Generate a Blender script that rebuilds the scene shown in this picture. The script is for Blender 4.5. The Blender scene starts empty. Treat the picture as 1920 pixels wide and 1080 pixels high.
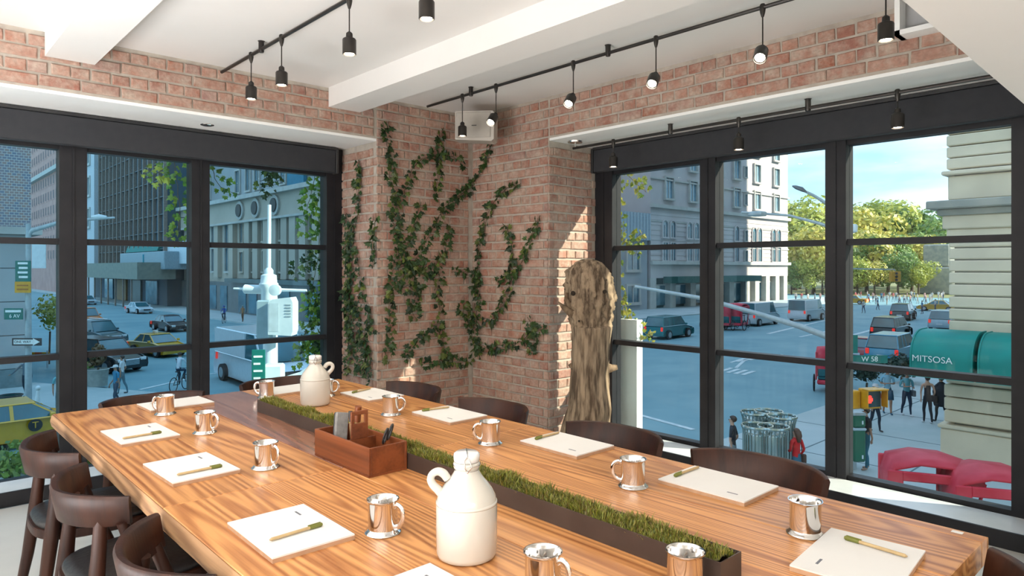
import bpy, math, random
from mathutils import Vector, Matrix, noise
random.seed(7)
R = random.Random(11)
PI = math.pi
C = bpy.context.scene.collection
SC = bpy.context.scene
def rad(d): return d * PI / 180

# ------------------------------------------------------------------ camera
YAW = rad(47.1)                       # forward measured from +X
FW = Vector((math.cos(YAW), math.sin(YAW), 0)); RT = Vector((math.sin(YAW), -math.cos(YAW), 0))
CZ = 1.45; F = 1272.0; HZ = 502.0
cd = bpy.data.cameras.new('camera'); cam = bpy.data.objects.new('camera', cd); C.objects.link(cam)
cam.location = (0, 0, CZ); cam.rotation_euler = (PI/2, 0, YAW - PI/2)
cd.sensor_width = 36; cd.lens = F/1920*36; cd.shift_y = -(540-HZ)/1920; cd.clip_start = .05; cd.clip_end = 1500
SC.camera = cam
def ray(px, py): return FW + RT*((px-960)/F) + Vector((0, 0, (HZ-py)/F))
def Q(px, py, t): return Vector((0, 0, CZ)) + ray(px, py)*t          # surveyed point at depth t
def P(px, py, z=-4.4): return Q(px, py, (CZ-z)*F/(py-HZ))            # on a level plane
def QX(px, py, x): return Q(px, py, x/ray(px, py).x)
def QY(px, py, y): return Q(px, py, y/ray(px, py).y)

# ------------------------------------------------------------------ world, sun, fill, exposure
vs = SC.view_settings; vs.view_transform = 'Standard'; vs.look = 'None'; vs.gamma = 1; vs.use_curve_mapping = False
vs.exposure = 0.7
SC.cycles.use_denoising = True
try: SC.cycles.denoiser = 'OPENIMAGEDENOISE'
except Exception: pass
SC.cycles.max_bounces = 8; SC.cycles.diffuse_bounces = 4; SC.cycles.glossy_bounces = 4; SC.cycles.transparent_max_bounces = 16
SC.cycles.sample_clamp_indirect = 4; SC.cycles.caustics_reflective = False; SC.cycles.caustics_refractive = False
w = bpy.data.worlds.new('sky'); SC.world = w; w.use_nodes = True
nt = w.node_tree; N = nt.nodes; bg = N['Background']
tc = N.new('ShaderNodeTexCoord'); sp = N.new('ShaderNodeSeparateXYZ'); nt.links.new(tc.outputs['Generated'], sp.inputs[0])
cr = N.new('ShaderNodeValToRGB'); e = cr.color_ramp.elements
e[0].position = 0; e[0].color = (.44, .67, .84, 1); e[1].position = 1; e[1].color = (.34, .54, .86, 1)
x = e.new(.18); x.color = (.31, .56, .84, 1); x = e.new(.45); x.color = (.36, .58, .86, 1)
nt.links.new(sp.outputs['Z'], cr.inputs[0])
mp = N.new('ShaderNodeMapping'); mp.inputs['Scale'].default_value = (2.2, 2.2, 9); nt.links.new(tc.outputs['Generated'], mp.inputs[0])
nz = N.new('ShaderNodeTexNoise'); nz.inputs['Scale'].default_value = 1.6; nz.inputs['Detail'].default_value = 6; nt.links.new(mp.outputs[0], nz.inputs[0])
c2 = N.new('ShaderNodeValToRGB'); c2.color_ramp.elements[0].position = .45; c2.color_ramp.elements[1].position = .8; nt.links.new(nz.outputs[0], c2.inputs[0])
mx = N.new('ShaderNodeMixRGB'); mx.inputs[2].default_value = (.86, .93, .97, 1); nt.links.new(c2.outputs[0], mx.inputs[0]); nt.links.new(cr.outputs[0], mx.inputs[1])
nt.links.new(mx.outputs[0], bg.inputs[0]); bg.inputs[1].default_value = 1.2
def light(kind, name, loc, power, color=(1, 1, 1), size=1, rot=(0, 0, 0), **k):
    l = bpy.data.lights.new(name, kind); l.energy = power; l.color = color
    o = bpy.data.objects.new(name, l); C.objects.link(o); o.location = loc; o.rotation_euler = rot
    if kind == 'AREA': l.size = size; l.shape = 'RECTANGLE'; l.size_y = k.get('sy', size)
    return o
SUN_AZ = Vector((.5, -.87, 0)).normalized(); EL = rad(30)
sd = SUN_AZ*math.cos(EL) + Vector((0, 0, math.sin(EL)))
s = light('SUN', 'sun', (0, 0, 60), 6.0, (1, .88, .70)); s.rotation_euler = sd.to_track_quat('Z', 'Y').to_euler(); s.data.angle = rad(.6)
# unseen area lights added to fill the room and brighten its ceiling
light('AREA', 'room_fill', (-1.6, -1.0, 2.18), 75, (1, .95, .89), 2.2, sy=2.2)
light('AREA', 'room_fill', (-.6, -2.9, 2.18), 75, (1, .95, .89), 2.2, sy=2.2)
light('AREA', 'room_fill', (-2.8, .1, 2.18), 70, (1, .94, .86), 1.4, rot=(rad(12), rad(-25), 0), sy=.8)
light('AREA', 'ceiling_fill', (-1.7, 2.3, .4), 175, (.98, .98, 1.0), 2.2, rot=(PI, 0, 0), sy=2.2)

# ------------------------------------------------------------------ materials
MATS = {}
def M(name, rgb, rough=.6, metal=0., rgb2=None, scale=6., stretch=(1, 1, 1), bump=0., detail=4, spec=.5, rnd=False, emit=None, lo=.35, hi=.65, coat=0., sheen=0):
    if name in MATS: return MATS[name]
    m = bpy.data.materials.new(name); m.use_nodes = True; MATS[name] = m
    t = m.node_tree; b = t.nodes['Principled BSDF']
    b.inputs['Base Color'].default_value = (*rgb, 1); b.inputs['Roughness'].default_value = rough
    b.inputs['Metallic'].default_value = metal; b.inputs['Specular IOR Level'].default_value = spec
    if coat: b.inputs['Coat Weight'].default_value = coat; b.inputs['Coat Roughness'].default_value = .15
    if emit: b.inputs['Emission Color'].default_value = (*emit[0], 1); b.inputs['Emission Strength'].default_value = emit[1]
    if rgb2 is None: rgb2 = tuple(v*.82 for v in rgb)
    tc = t.nodes.new('ShaderNodeTexCoord'); mp = t.nodes.new('ShaderNodeMapping'); mp.inputs['Scale'].default_value = stretch
    t.links.new(tc.outputs['Object'], mp.inputs[0])
    if rnd:
        oi = t.nodes.new('ShaderNodeObjectInfo'); ge = t.nodes.new('ShaderNodeNewGeometry')
        ad = t.nodes.new('ShaderNodeMath'); ad.operation = 'ADD'; t.links.new(oi.outputs['Random'], ad.inputs[0]); t.links.new(ge.outputs['Random Per Island'], ad.inputs[1])
        fr = t.nodes.new('ShaderNodeMath'); fr.operation = 'FRACT'; t.links.new(ad.outputs[0], fr.inputs[0])
        m['_r'] = 1
    n = t.nodes.new('ShaderNodeTexNoise'); n.inputs['Scale'].default_value = scale; n.inputs['Detail'].default_value = detail
    t.links.new(mp.outputs[0], n.inputs[0])
    r = t.nodes.new('ShaderNodeValToRGB'); r.color_ramp.elements[0].position = lo; r.color_ramp.elements[1].position = hi
    r.color_ramp.elements[0].color = (*rgb, 1); r.color_ramp.elements[1].color = (*rgb2, 1)
    if rnd:
        r2 = t.nodes.new('ShaderNodeMath'); r2.operation = 'MULTIPLY_ADD'; r2.inputs[1].default_value = .5; t.links.new(fr.outputs[0], r2.inputs[0])
        h = t.nodes.new('ShaderNodeMath'); h.operation = 'MULTIPLY'; h.inputs[1].default_value = .5; t.links.new(n.outputs[0], h.inputs[0])
        t.links.new(h.outputs[0], r2.inputs[2]); t.links.new(r2.outputs[0], r.inputs[0])
    else: t.links.new(n.outputs[0], r.inputs[0])
    t.links.new(r.outputs[0], b.inputs['Base Color'])
    if bump:
        bp = t.nodes.new('ShaderNodeBump'); bp.inputs['Strength'].default_value = bump; bp.inputs['Distance'].default_value = .01
        t.links.new(n.outputs[0], bp.inputs['Height']); t.links.new(bp.outputs[0], b.inputs['Normal'])
    return m
def brick_mat():
    m = bpy.data.materials.new('old_brick'); m.use_nodes = True; t = m.node_tree; b = t.nodes['Principled BSDF']; L = t.links.new
    oi = t.nodes.new('ShaderNodeObjectInfo'); ge = t.nodes.new('ShaderNodeNewGeometry')
    ad = t.nodes.new('ShaderNodeMath'); ad.operation = 'ADD'; L(oi.outputs['Random'], ad.inputs[0]); L(ge.outputs['Random Per Island'], ad.inputs[1])
    fr = t.nodes.new('ShaderNodeMath'); fr.operation = 'FRACT'; L(ad.outputs[0], fr.inputs[0])
    r = t.nodes.new('ShaderNodeValToRGB'); r.color_ramp.interpolation = 'LINEAR'; e = r.color_ramp.elements
    e[0].color = (.33, .145, .10, 1); e[1].color = (.30, .10, .055, 1); e[1].position = 1
    for p, c in ((.2, (.40, .20, .145)), (.4, (.29, .115, .08)), (.55, (.42, .24, .18)), (.7, (.37, .15, .095)), (.85, (.33, .18, .15))):
        k = e.new(p); k.color = (*c, 1)
    L(fr.outputs[0], r.inputs[0])
    tc = t.nodes.new('ShaderNodeTexCoord'); n = t.nodes.new('ShaderNodeTexNoise'); n.inputs['Scale'].default_value = 9; n.inputs['Detail'].default_value = 8; n.inputs['Roughness'].default_value = .7
    va = t.nodes.new('ShaderNodeVectorMath'); va.operation = 'ADD'; L(tc.outputs['Object'], va.inputs[0]); L(oi.outputs['Location'], va.inputs[1]); L(va.outputs[0], n.inputs[0])
    n2 = t.nodes.new('ShaderNodeTexNoise'); n2.inputs['Scale'].default_value = 45; n2.inputs['Detail'].default_value = 6; L(va.outputs[0], n2.inputs[0])
    ra = t.nodes.new('ShaderNodeValToRGB'); ra.color_ramp.elements[0].position = .38; ra.color_ramp.elements[1].position = .64; L(n.outputs[0], ra.inputs[0])
    mu = t.nodes.new('ShaderNodeMath'); mu.operation = 'MULTIPLY'; mu.inputs[1].default_value = .85; L(ra.outputs[0], mu.inputs[0])
    mx = t.nodes.new('ShaderNodeMixRGB'); mx.inputs[2].default_value = (.48, .385, .31, 1); L(mu.outputs[0], mx.inputs[0]); L(r.outputs[0], mx.inputs[1])
    m2 = t.nodes.new('ShaderNodeMixRGB'); m2.blend_type = 'MULTIPLY'; m2.inputs[0].default_value = .55; L(mx.outputs[0], m2.inputs[1]); L(n2.outputs[0], m2.inputs[2])
    br = t.nodes.new('ShaderNodeMixRGB'); br.blend_type = 'MULTIPLY'; br.inputs[0].default_value = 1; br.inputs[2].default_value = (1.35, 1.35, 1.35, 1); L(m2.outputs[0], br.inputs[1])
    L(br.outputs[0], b.inputs['Base Color']); b.inputs['Roughness'].default_value = .85
    bp = t.nodes.new('ShaderNodeBump'); bp.inputs['Strength'].default_value = .7; bp.inputs['Distance'].default_value = .006; L(n2.outputs[0], bp.inputs['Height']); L(bp.outputs[0], b.inputs['Normal'])
    return m
def wood_mat(name, light_c, dark_c, mid=None, axis='Y', rough=.3, freq=9., coat=.0, fine=.5):
    m = bpy.data.materials.new(name); m.use_nodes = True; t = m.node_tree; b = t.nodes['Principled BSDF']; L = t.links.new
    tc = t.nodes.new('ShaderNodeTexCoord'); oi = t.nodes.new('ShaderNodeObjectInfo')
    mu = t.nodes.new('ShaderNodeMath'); mu.operation = 'MULTIPLY'; mu.inputs[1].default_value = 13; L(oi.outputs['Random'], mu.inputs[0])
    va = t.nodes.new('ShaderNodeVectorMath'); va.operation = 'ADD'; L(tc.outputs['Object'], va.inputs[0]); L(mu.outputs[0], va.inputs[1])
    mp = t.nodes.new('ShaderNodeMapping'); sc = {'X': (.07, 1, 1), 'Y': (1, .07, 1), 'Z': (1, 1, .07)}[axis]; mp.inputs['Scale'].default_value = sc; L(va.outputs[0], mp.inputs[0])
    n = t.nodes.new('ShaderNodeTexNoise'); n.inputs['Scale'].default_value = 3.4; n.inputs['Detail'].default_value = 1.5; L(mp.outputs[0], n.inputs[0])
    # rings of growth: distorted distance -> sine
    f = t.nodes.new('ShaderNodeMath'); f.operation = 'MULTIPLY'; f.inputs[1].default_value = freq*10; L(n.outputs[0], f.inputs[0])
    s = t.nodes.new('ShaderNodeMath'); s.operation = 'SINE'; L(f.outputs[0], s.inputs[0])
    mp2 = t.nodes.new('ShaderNodeMapping'); k = {'X': (2, 90, 90), 'Y': (90, 2, 90), 'Z': (90, 90, 2)}[axis]; mp2.inputs['Scale'].default_value = k; L(va.outputs[0], mp2.inputs[0])
    n2 = t.nodes.new('ShaderNodeTexNoise'); n2.inputs['Scale'].default_value = 1; n2.inputs['Detail'].default_value = 3; L(mp2.outputs[0], n2.inputs[0])
    r = t.nodes.new('ShaderNodeValToRGB'); r.color_ramp.elements[0].color = (*light_c, 1); r.color_ramp.elements[1].color = (*dark_c, 1)
    r.color_ramp.elements[0].position = .25; r.color_ramp.elements[1].position = 1
    a = t.nodes.new('ShaderNodeMath'); a.operation = 'MULTIPLY_ADD'; a.inputs[1].default_value = .26; a.inputs[2].default_value = .34; L(s.outputs[0], a.inputs[0])
    a2 = t.nodes.new('ShaderNodeMath'); a2.operation = 'MULTIPLY_ADD'; a2.inputs[1].default_value = fine*2; L(n2.outputs[0], a2.inputs[0]); L(a.outputs[0], a2.inputs[2])
    s2 = t.nodes.new('ShaderNodeMath'); s2.operation = 'SUBTRACT'; s2.inputs[1].default_value = fine*.7; L(a2.outputs[0], s2.inputs[0]); L(s2.outputs[0], r.inputs[0])
    hv = t.nodes.new('ShaderNodeHueSaturation'); L(r.outputs[0], hv.inputs['Color'])
    v = t.nodes.new('ShaderNodeMath'); v.operation = 'MULTIPLY_ADD'; v.inputs[1].default_value = .25; v.inputs[2].default_value = .88; L(oi.outputs['Random'], v.inputs[0]); L(v.outputs[0], hv.inputs['Value'])
    L(hv.outputs[0], b.inputs['Base Color']); b.inputs['Roughness'].default_value = rough
    bp = t.nodes.new('ShaderNodeBump'); bp.inputs['Strength'].default_value = .12; bp.inputs['Distance'].default_value = .004; L(s2.outputs[0], bp.inputs['Height']); L(bp.outputs[0], b.inputs['Normal'])
    if coat: b.inputs['Coat Weight'].default_value = coat; b.inputs['Coat Roughness'].default_value = .12
    return m
def leaf_mat(name, cols):
    m = bpy.data.materials.new(name); m.use_nodes = True; t = m.node_tree; b = t.nodes['Principled BSDF']; L = t.links.new
    oi = t.nodes.new('ShaderNodeObjectInfo'); ge = t.nodes.new('ShaderNodeNewGeometry')
    ad = t.nodes.new('ShaderNodeMath'); L(oi.outputs['Random'], ad.inputs[0]); L(ge.outputs['Random Per Island'], ad.inputs[1])
    fr = t.nodes.new('ShaderNodeMath'); fr.operation = 'FRACT'; L(ad.outputs[0], fr.inputs[0])
    r = t.nodes.new('ShaderNodeValToRGB'); e = r.color_ramp.elements; e[0].color = (*cols[0], 1); e[1].color = (*cols[-1], 1)
    for i, c in enumerate(cols[1:-1]): k = e.new((i+1)/(len(cols)-1)); k.color = (*c, 1)
    L(fr.outputs[0], r.inputs[0]); L(r.outputs[0], b.inputs['Base Color']); b.inputs['Roughness'].default_value = .45
    tr = t.nodes.new('ShaderNodeBsdfTranslucent'); L(r.outputs[0], tr.inputs[0]); ms = t.nodes.new('ShaderNodeMixShader'); ms.inputs[0].default_value = .3
    o = t.nodes['Material Output']; L(b.outputs[0], ms.inputs[1]); L(tr.outputs[0], ms.inputs[2]); L(ms.outputs[0], o.inputs[0])
    return m
def glass_mat(name, tint, refl=.07):
    m = bpy.data.materials.new(name); m.use_nodes = True; t = m.node_tree; t.nodes.remove(t.nodes['Principled BSDF'])
    tr = t.nodes.new('ShaderNodeBsdfTransparent'); tr.inputs[0].default_value = (*tint, 1)
    gl = t.nodes.new('ShaderNodeBsdfGlossy'); gl.inputs['Roughness'].default_value = .02
    lw = t.nodes.new('ShaderNodeFresnel'); lw.inputs[0].default_value = 1.25
    ge = t.nodes.new('ShaderNodeNewGeometry'); io = t.nodes.new('ShaderNodeMath'); io.operation = 'MULTIPLY_ADD'; io.inputs[1].default_value = -.45; io.inputs[2].default_value = 1.25
    t.links.new(ge.outputs['Backfacing'], io.inputs[0]); t.links.new(io.outputs[0], lw.inputs[0])     # same reflectance on both faces of the sheet
    ms = t.nodes.new('ShaderNodeMixShader'); t.links.new(lw.outputs[0], ms.inputs[0]); t.links.new(tr.outputs[0], ms.inputs[1]); t.links.new(gl.outputs[0], ms.inputs[2])
    t.links.new(ms.outputs[0], t.nodes['Material Output'].inputs[0])
    return m
BRICK = brick_mat()
MORTAR = M('lime_mortar', (.50, .45, .38), .95, rgb2=(.40, .35, .30), scale=14, bump=.5)
WHITE = M('white_paint', (.80, .78, .75), .7, rgb2=(.77, .75, .72), scale=1.5)
SOFF = M('white_soffit_paint', (.92, .92, .90), .6, rgb2=(.90, .90, .88), scale=2)
FRAME = M('charcoal_metal', (.012, .012, .015), .5, rgb2=(.018, .018, .021), scale=8, spec=.3)
SHADE = M('charcoal_shade', (.024, .026, .031), .8, rgb2=(.030, .031, .036), scale=20)
BLACKM = M('black_metal', (.02, .02, .022), .4, rgb2=(.035, .035, .035))
GLASS = glass_mat('window_glass', (.84, .98, 1.0))
GLASSR = glass_mat('clear_window_glass', (.94, .99, .99))
FLOOR = M('polished_concrete', (.60, .60, .57), .28, rgb2=(.45, .46, .44), scale=1.6, detail=8, lo=.3, hi=.75)
LEDGE = M('painted_ledge', (.72, .75, .76), .22, rgb2=(.62, .66, .68), scale=3)
TABLE = wood_mat('pine_plank', (.64, .305, .11), (.25, .075, .02), rough=.34, freq=24.)
TABLED = wood_mat('reddish_pine_plank', (.30, .14, .085), (.17, .065, .04), rough=.22, freq=20., coat=.25)
ENDG = wood_mat('weathered_plank_edge', (.46, .26, .13), (.15, .07, .03), rough=.6, freq=10)
CHAIRW = wood_mat('dark_walnut', (.040, .013, .007), (.014, .005, .004), axis='Z', rough=.42, freq=5)
CHAIRW.node_tree.nodes['Principled BSDF'].inputs['Specular IOR Level'].default_value = .3
CADW = wood_mat('cedar', (.22, .062, .02), (.10, .024, .008), axis='Y', rough=.4, freq=5)
LEATHER = M('black_leather', (.012, .012, .014), .38, rgb2=(.02, .02, .022), scale=60, bump=.15)
STEEL = M('polished_steel', (.78, .76, .74), .09, 1.0, rgb2=(.72, .70, .68), scale=20)
CERAM = M('white_glaze', (.60, .57, .51), .14, rgb2=(.57, .54, .48), scale=5, coat=.6)
PAPER = M('white_paper', (.72, .71, .69), .75, rgb2=(.70, .69, .67))
PADB = M('chipboard_backing', (.42, .25, .15), .8, rgb2=(.5, .32, .2), scale=30)
KRAFT = M('kraft_barrel', (.50, .36, .18), .6, rgb2=(.42, .29, .14), scale=30)
OLIVE = M('olive_plastic', (.16, .17, .03), .4)
INK = M('grey_ink', (.16, .17, .20), .7)
TRAY = M('dark_bronze_tray', (.045, .028, .022), .5, rgb2=(.06, .04, .032), scale=9)
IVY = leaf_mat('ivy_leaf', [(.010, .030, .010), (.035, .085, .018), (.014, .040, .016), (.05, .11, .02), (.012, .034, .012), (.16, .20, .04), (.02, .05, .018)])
IVYL = leaf_mat('sunlit_ivy_leaf', [(.10, .22, .03), (.22, .34, .04), (.05, .14, .03), (.34, .40, .06)])  # lighter copy of the ivy greens, sunlight put into the colour
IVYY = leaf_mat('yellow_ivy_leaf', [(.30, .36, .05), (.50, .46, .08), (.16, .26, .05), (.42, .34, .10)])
STEM = M('woody_stem', (.10, .065, .035), .8, rgb2=(.16, .11, .06), scale=30)
MOSS = leaf_mat('moss_strand', [(.14, .16, .02), (.32, .33, .05), (.08, .11, .02), (.36, .27, .06), (.22, .24, .04), (.16, .10, .03)])
DRIFT = None

# ------------------------------------------------------------------ mesh helpers
def smooth_path(pts, rs, k=4):
    P_ = [Vector(p) for p in pts]; out = []; ro = []
    for i in range(len(P_)-1):
        a, b, c, d = P_[max(i-1, 0)], P_[i], P_[i+1], P_[min(i+2, len(P_)-1)]
        for j in range(k):
            u = j/k; out.append(.5*((2*b)+(c-a)*u+(2*a-5*b+4*c-d)*u*u+(3*b-a-3*c+d)*u**3)); ro.append(rs[i]*(1-u)+rs[i+1]*u)
    return out+[P_[-1]], ro+[rs[-1]]
class MB:
    def __init__(s): s.v = []; s.f = []; s.m = []; s.mi = 0
    def add(s, vs, fs, X=None):
        o = len(s.v)
        s.v += [tuple(X @ Vector(p)) if X else tuple(p) for p in vs]
        s.f += [[i+o for i in f] for f in fs]; s.m += [s.mi]*len(fs); return s
    def box(s, lo, hi, X=None, taper=None):
        (a, b, c), (d, e, f) = lo, hi
        vs = [(a, b, c), (d, b, c), (d, e, c), (a, e, c), (a, b, f), (d, b, f), (d, e, f), (a, e, f)]
        if taper:
            mx, my = (a+d)/2, (b+e)/2
            for i in range(4, 8): vs[i] = (mx+(vs[i][0]-mx)*taper, my+(vs[i][1]-my)*taper, vs[i][2])
        return s.add(vs, [(0, 3, 2, 1), (4, 5, 6, 7), (0, 1, 5, 4), (1, 2, 6, 5), (2, 3, 7, 6), (3, 0, 4, 7)], X)
    def cbox(s, c, d, X=None): return s.box([c[i]-d[i]/2 for i in range(3)], [c[i]+d[i]/2 for i in range(3)], X)
    def bbox(s, lo, hi, b=.004, X=None):          # box with chamfered edges
        import itertools
        cx = [(lo[i]+hi[i])/2 for i in range(3)]; h = [(hi[i]-lo[i])/2 for i in range(3)]
        vs = []; idx = {}
        for sg in itertools.product((-1, 1), repeat=3):
            for ax in range(3):
                p = [cx[i]+sg[i]*(h[i] if i == ax else h[i]-b) for i in range(3)]; idx[(sg, ax)] = len(vs); vs.append(tuple(p))
        fs = []
        for ax in range(3):
            u, w_ = (ax+1) % 3, (ax+2) % 3
            for sg in (-1, 1):
                q = []
                for (p, r) in ((-1, -1), (1, -1), (1, 1), (-1, 1)):
                    t = [0]*3; t[ax] = sg; t[u] = p; t[w_] = r; q.append(idx[(tuple(t), ax)])
                fs.append(q if sg > 0 else q[::-1])
        for ax in range(3):
            u, w_ = (ax+1) % 3, (ax+2) % 3
            for p in (-1, 1):
                for r in (-1, 1):
                    t0 = [0]*3; t1 = [0]*3; t0[ax] = -1; t1[ax] = 1
                    for t in (t0, t1): t[u] = p; t[w_] = r
                    q = [idx[(tuple(t0), u)], idx[(tuple(t1), u)], idx[(tuple(t1), w_)], idx[(tuple(t0), w_)]]
                    fs.append(q if p*r < 0 else q[::-1])
        for sg in itertools.product((-1, 1), repeat=3):
            q = [idx[(sg, 0)], idx[(sg, 1)], idx[(sg, 2)]]
            fs.append(q if sg[0]*sg[1]*sg[2] > 0 else q[::-1])
        return s.add(vs, fs, X)
    def tube(s, pts, rs, n=8, cap=True, X=None, flat=None):
        pts = [Vector(p) for p in pts]
        if not hasattr(rs, '__len__'): rs = [rs]*len(pts)
        vs = []; up = None
        for i, p in enumerate(pts):
            d = (pts[min(i+1, len(pts)-1)]-pts[max(i-1, 0)])
            d = d.normalized() if d.length > 1e-9 else Vector((0, 0, 1))
            if up is None: up = Vector((1, 0, 0)) if abs(d.x) < .8 else Vector((0, 1, 0))
            a = (up-d*up.dot(d)).normalized(); b = d.cross(a); up = a
            for k in range(n):
                th = 2*PI*k/n; vs.append(p+a*(math.cos(th)*rs[i])+b*(math.sin(th)*rs[i]*(flat or 1)))
        fs = [(i*n+k, i*n+(k+1) % n, (i+1)*n+(k+1) % n, (i+1)*n+k) for i in range(len(pts)-1) for k in range(n)]
        if cap: fs += [tuple(range(n-1, -1, -1)), tuple((len(pts)-1)*n+k for k in range(n))]
        return s.add(vs, fs, X)
    def lathe(s, prof, n=24, c=(0, 0, 0), X=None):
        vs = [(c[0]+r*math.cos(2*PI*k/n), c[1]+r*math.sin(2*PI*k/n), c[2]+z) for r, z in prof for k in range(n)]
        fs = [(i*n+k, i*n+(k+1) % n, (i+1)*n+(k+1) % n, (i+1)*n+k) for i in range(len(prof)-1) for k in range(n)]
        if prof[0][0] > 1e-5: fs.append(tuple(range(n-1, -1, -1)))
        if prof[-1][0] > 1e-5: fs.append(tuple((len(prof)-1)*n+k for k in range(n)))
        return s.add(vs, fs, X)
    def prism(s, poly, y0, y1, X=None, k=1.0, kk=None):    # poly in (x,z), extruded along y; far half widths scaled for top points
        n = len(poly); vs = [(x, y0, z) for x, z in poly]+[(x, y1, z) for x, z in poly]
        fs = [tuple(range(n)), tuple(range(2*n-1, n-1, -1))]+[((i+1) % n, i, n+i, n+(i+1) % n) for i in range(n)]
        return s.add(vs, fs, X)
    def ball(s, c, r, n=10, m=7, sc=(1, 1, 1), X=None):
        prof = [(math.sin(PI*i/m)*r, -math.cos(PI*i/m)*r) for i in range(m+1)]
        vs = []; 
        for rr, z in prof:
            for k in range(n): vs.append((c[0]+rr*math.cos(2*PI*k/n)*sc[0], c[1]+rr*math.sin(2*PI*k/n)*sc[1], c[2]+z*sc[2]))
        fs = [(i*n+k, i*n+(k+1) % n, (i+1)*n+(k+1) % n, (i+1)*n+k) for i in range(m) for k in range(n)]
        return s.add(vs, fs, X)
    def mesh(s, name, mats, smooth=False):
        me = bpy.data.meshes.new(name); me.from_pydata(s.v, [], s.f)
        for m in (mats if isinstance(mats, (list, tuple)) else [mats]): me.materials.append(m)
        if any(s.m): me.polygons.foreach_set('material_index', s.m)
        me.validate(); me.update()
        if smooth:
            me.polygons.foreach_set('use_smooth', [True]*len(me.polygons))
            if smooth != 'all':
                try: me.set_sharp_from_angle(angle=rad(smooth if smooth is not True else 40))
                except Exception: pass
        return me
    def build(s, name, mats, parent=None, smooth=False, loc=None, rz=0):
        return inst(name, s.mesh(name, mats, smooth), parent, loc, rz)
def inst(name, me, parent=None, loc=None, rz=0, rot=None, scale=None):
    o = bpy.data.objects.new(name, me); C.objects.link(o)
    if parent: o.parent = parent
    if loc is not None: o.location = loc
    o.rotation_euler = rot if rot is not None else (0, 0, rz)
    if scale is not None: o.scale = scale if hasattr(scale, '__len__') else (scale,)*3
    return o
def empty(name, loc=(0, 0, 0), rz=0):
    o = bpy.data.objects.new(name, None); C.objects.link(o); o.location = loc; o.rotation_euler = (0, 0, rz); o.empty_display_size = .1
    return o
def tag(o, label=None, cat=None, group=None, kind=None):
    if label: o['label'] = label
    if cat: o['category'] = cat
    if group: o['group'] = group
    if kind: o['kind'] = kind
    return o
def thing(name, label, cat, loc=(0, 0, 0), rz=0, group=None): return tag(empty(name, loc, rz), label, cat, group)
def struct(o): o['kind'] = 'structure'; return o
KIDS = {}
def copy_tree(o, parent=None):
    c = o.copy(); C.objects.link(c); c.parent = parent
    for ch in [k for k in o.children]: copy_tree(ch, c)
    return c
def text(s, size, mat, parent, loc, rot, name='lettering', ext=.002, align='CENTER', vert=False, sx=1.):
    cu = bpy.data.curves.new(name, 'FONT'); cu.body = s; cu.size = size; cu.extrude = ext; cu.align_x = align; cu.align_y = 'CENTER'
    if vert: cu.space_line = .85
    cu.materials.append(mat); tmp = bpy.data.objects.new('tmp', cu); C.objects.link(tmp)
    me = bpy.data.meshes.new_from_object(tmp.evaluated_get(bpy.context.evaluated_depsgraph_get())); me.name = name
    bpy.data.objects.remove(tmp); bpy.data.curves.remove(cu)
    o = bpy.data.objects.new(name, me); C.objects.link(o); o.parent = parent; o.location = loc; o.rotation_euler = rot; o.scale = (sx, 1, 1)
    return o
# ================================================================== ROOM SHELL
YW, XW = 4.79, 3.96            # brick planes
YG, XG = 5.40, 4.58            # glazing planes
XP, YP = 2.967, 3.834          # pier edges at the two window openings
CEIL, SOF, BH = 2.835, 2.50, .076
struct(MB().box((-4.2, -4.2, -.12), (4.24, 5.07, 0)).build('floor', FLOOR))
struct(MB().box((-4.2, -4.2, CEIL), (4.7, 5.5, CEIL+.1)).build('ceiling', WHITE))
struct(MB().box((-4.3, -4.3, 0), (-4.2, 5.5, CEIL)).build('wall_side', WHITE))
struct(MB().box((-4.2, -4.3, 0), (4.7, -4.2, CEIL)).build('wall_back', WHITE))
def brick_mesh(L, H, D, seed):
    r = random.Random(seed); b = MB(); j = lambda a: r.uniform(-a, a)
    n, c = 2, .006
    x0, x1, z0, z1 = -L/2, L/2, -H/2, H/2
    out = [(x0+j(.003), z0+j(.002)), (x1+j(.003), z0+j(.002)), (x1+j(.003), z1+j(.002)), (x0+j(.003), z1+j(.002))]
    vs = [(x, 0, z) for x, z in out]+[(x, -D*.6, z) for x, z in out]+[(x*(1-2*c/L), -D+j(.0015), z*(1-2*c/H)) for x, z in out]
    fs = [(8, 9, 10, 11)]
    for a in (0, 4):
        for i in range(4): fs.append((a+i, a+(i+1) % 4, a+4+(i+1) % 4, a+4+i))
    b.add(vs, fs); return b
BM = {}
def brick_me(kind, k):
    if (kind, k) not in BM:
        BM[(kind, k)] = brick_mesh({'s': .203, 'h': .096, 'q': .046}[kind], .062, .011, hash((kind == 's', k)) & 255).mesh('brick', BRICK)
    return BM[(kind, k)]
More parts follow.
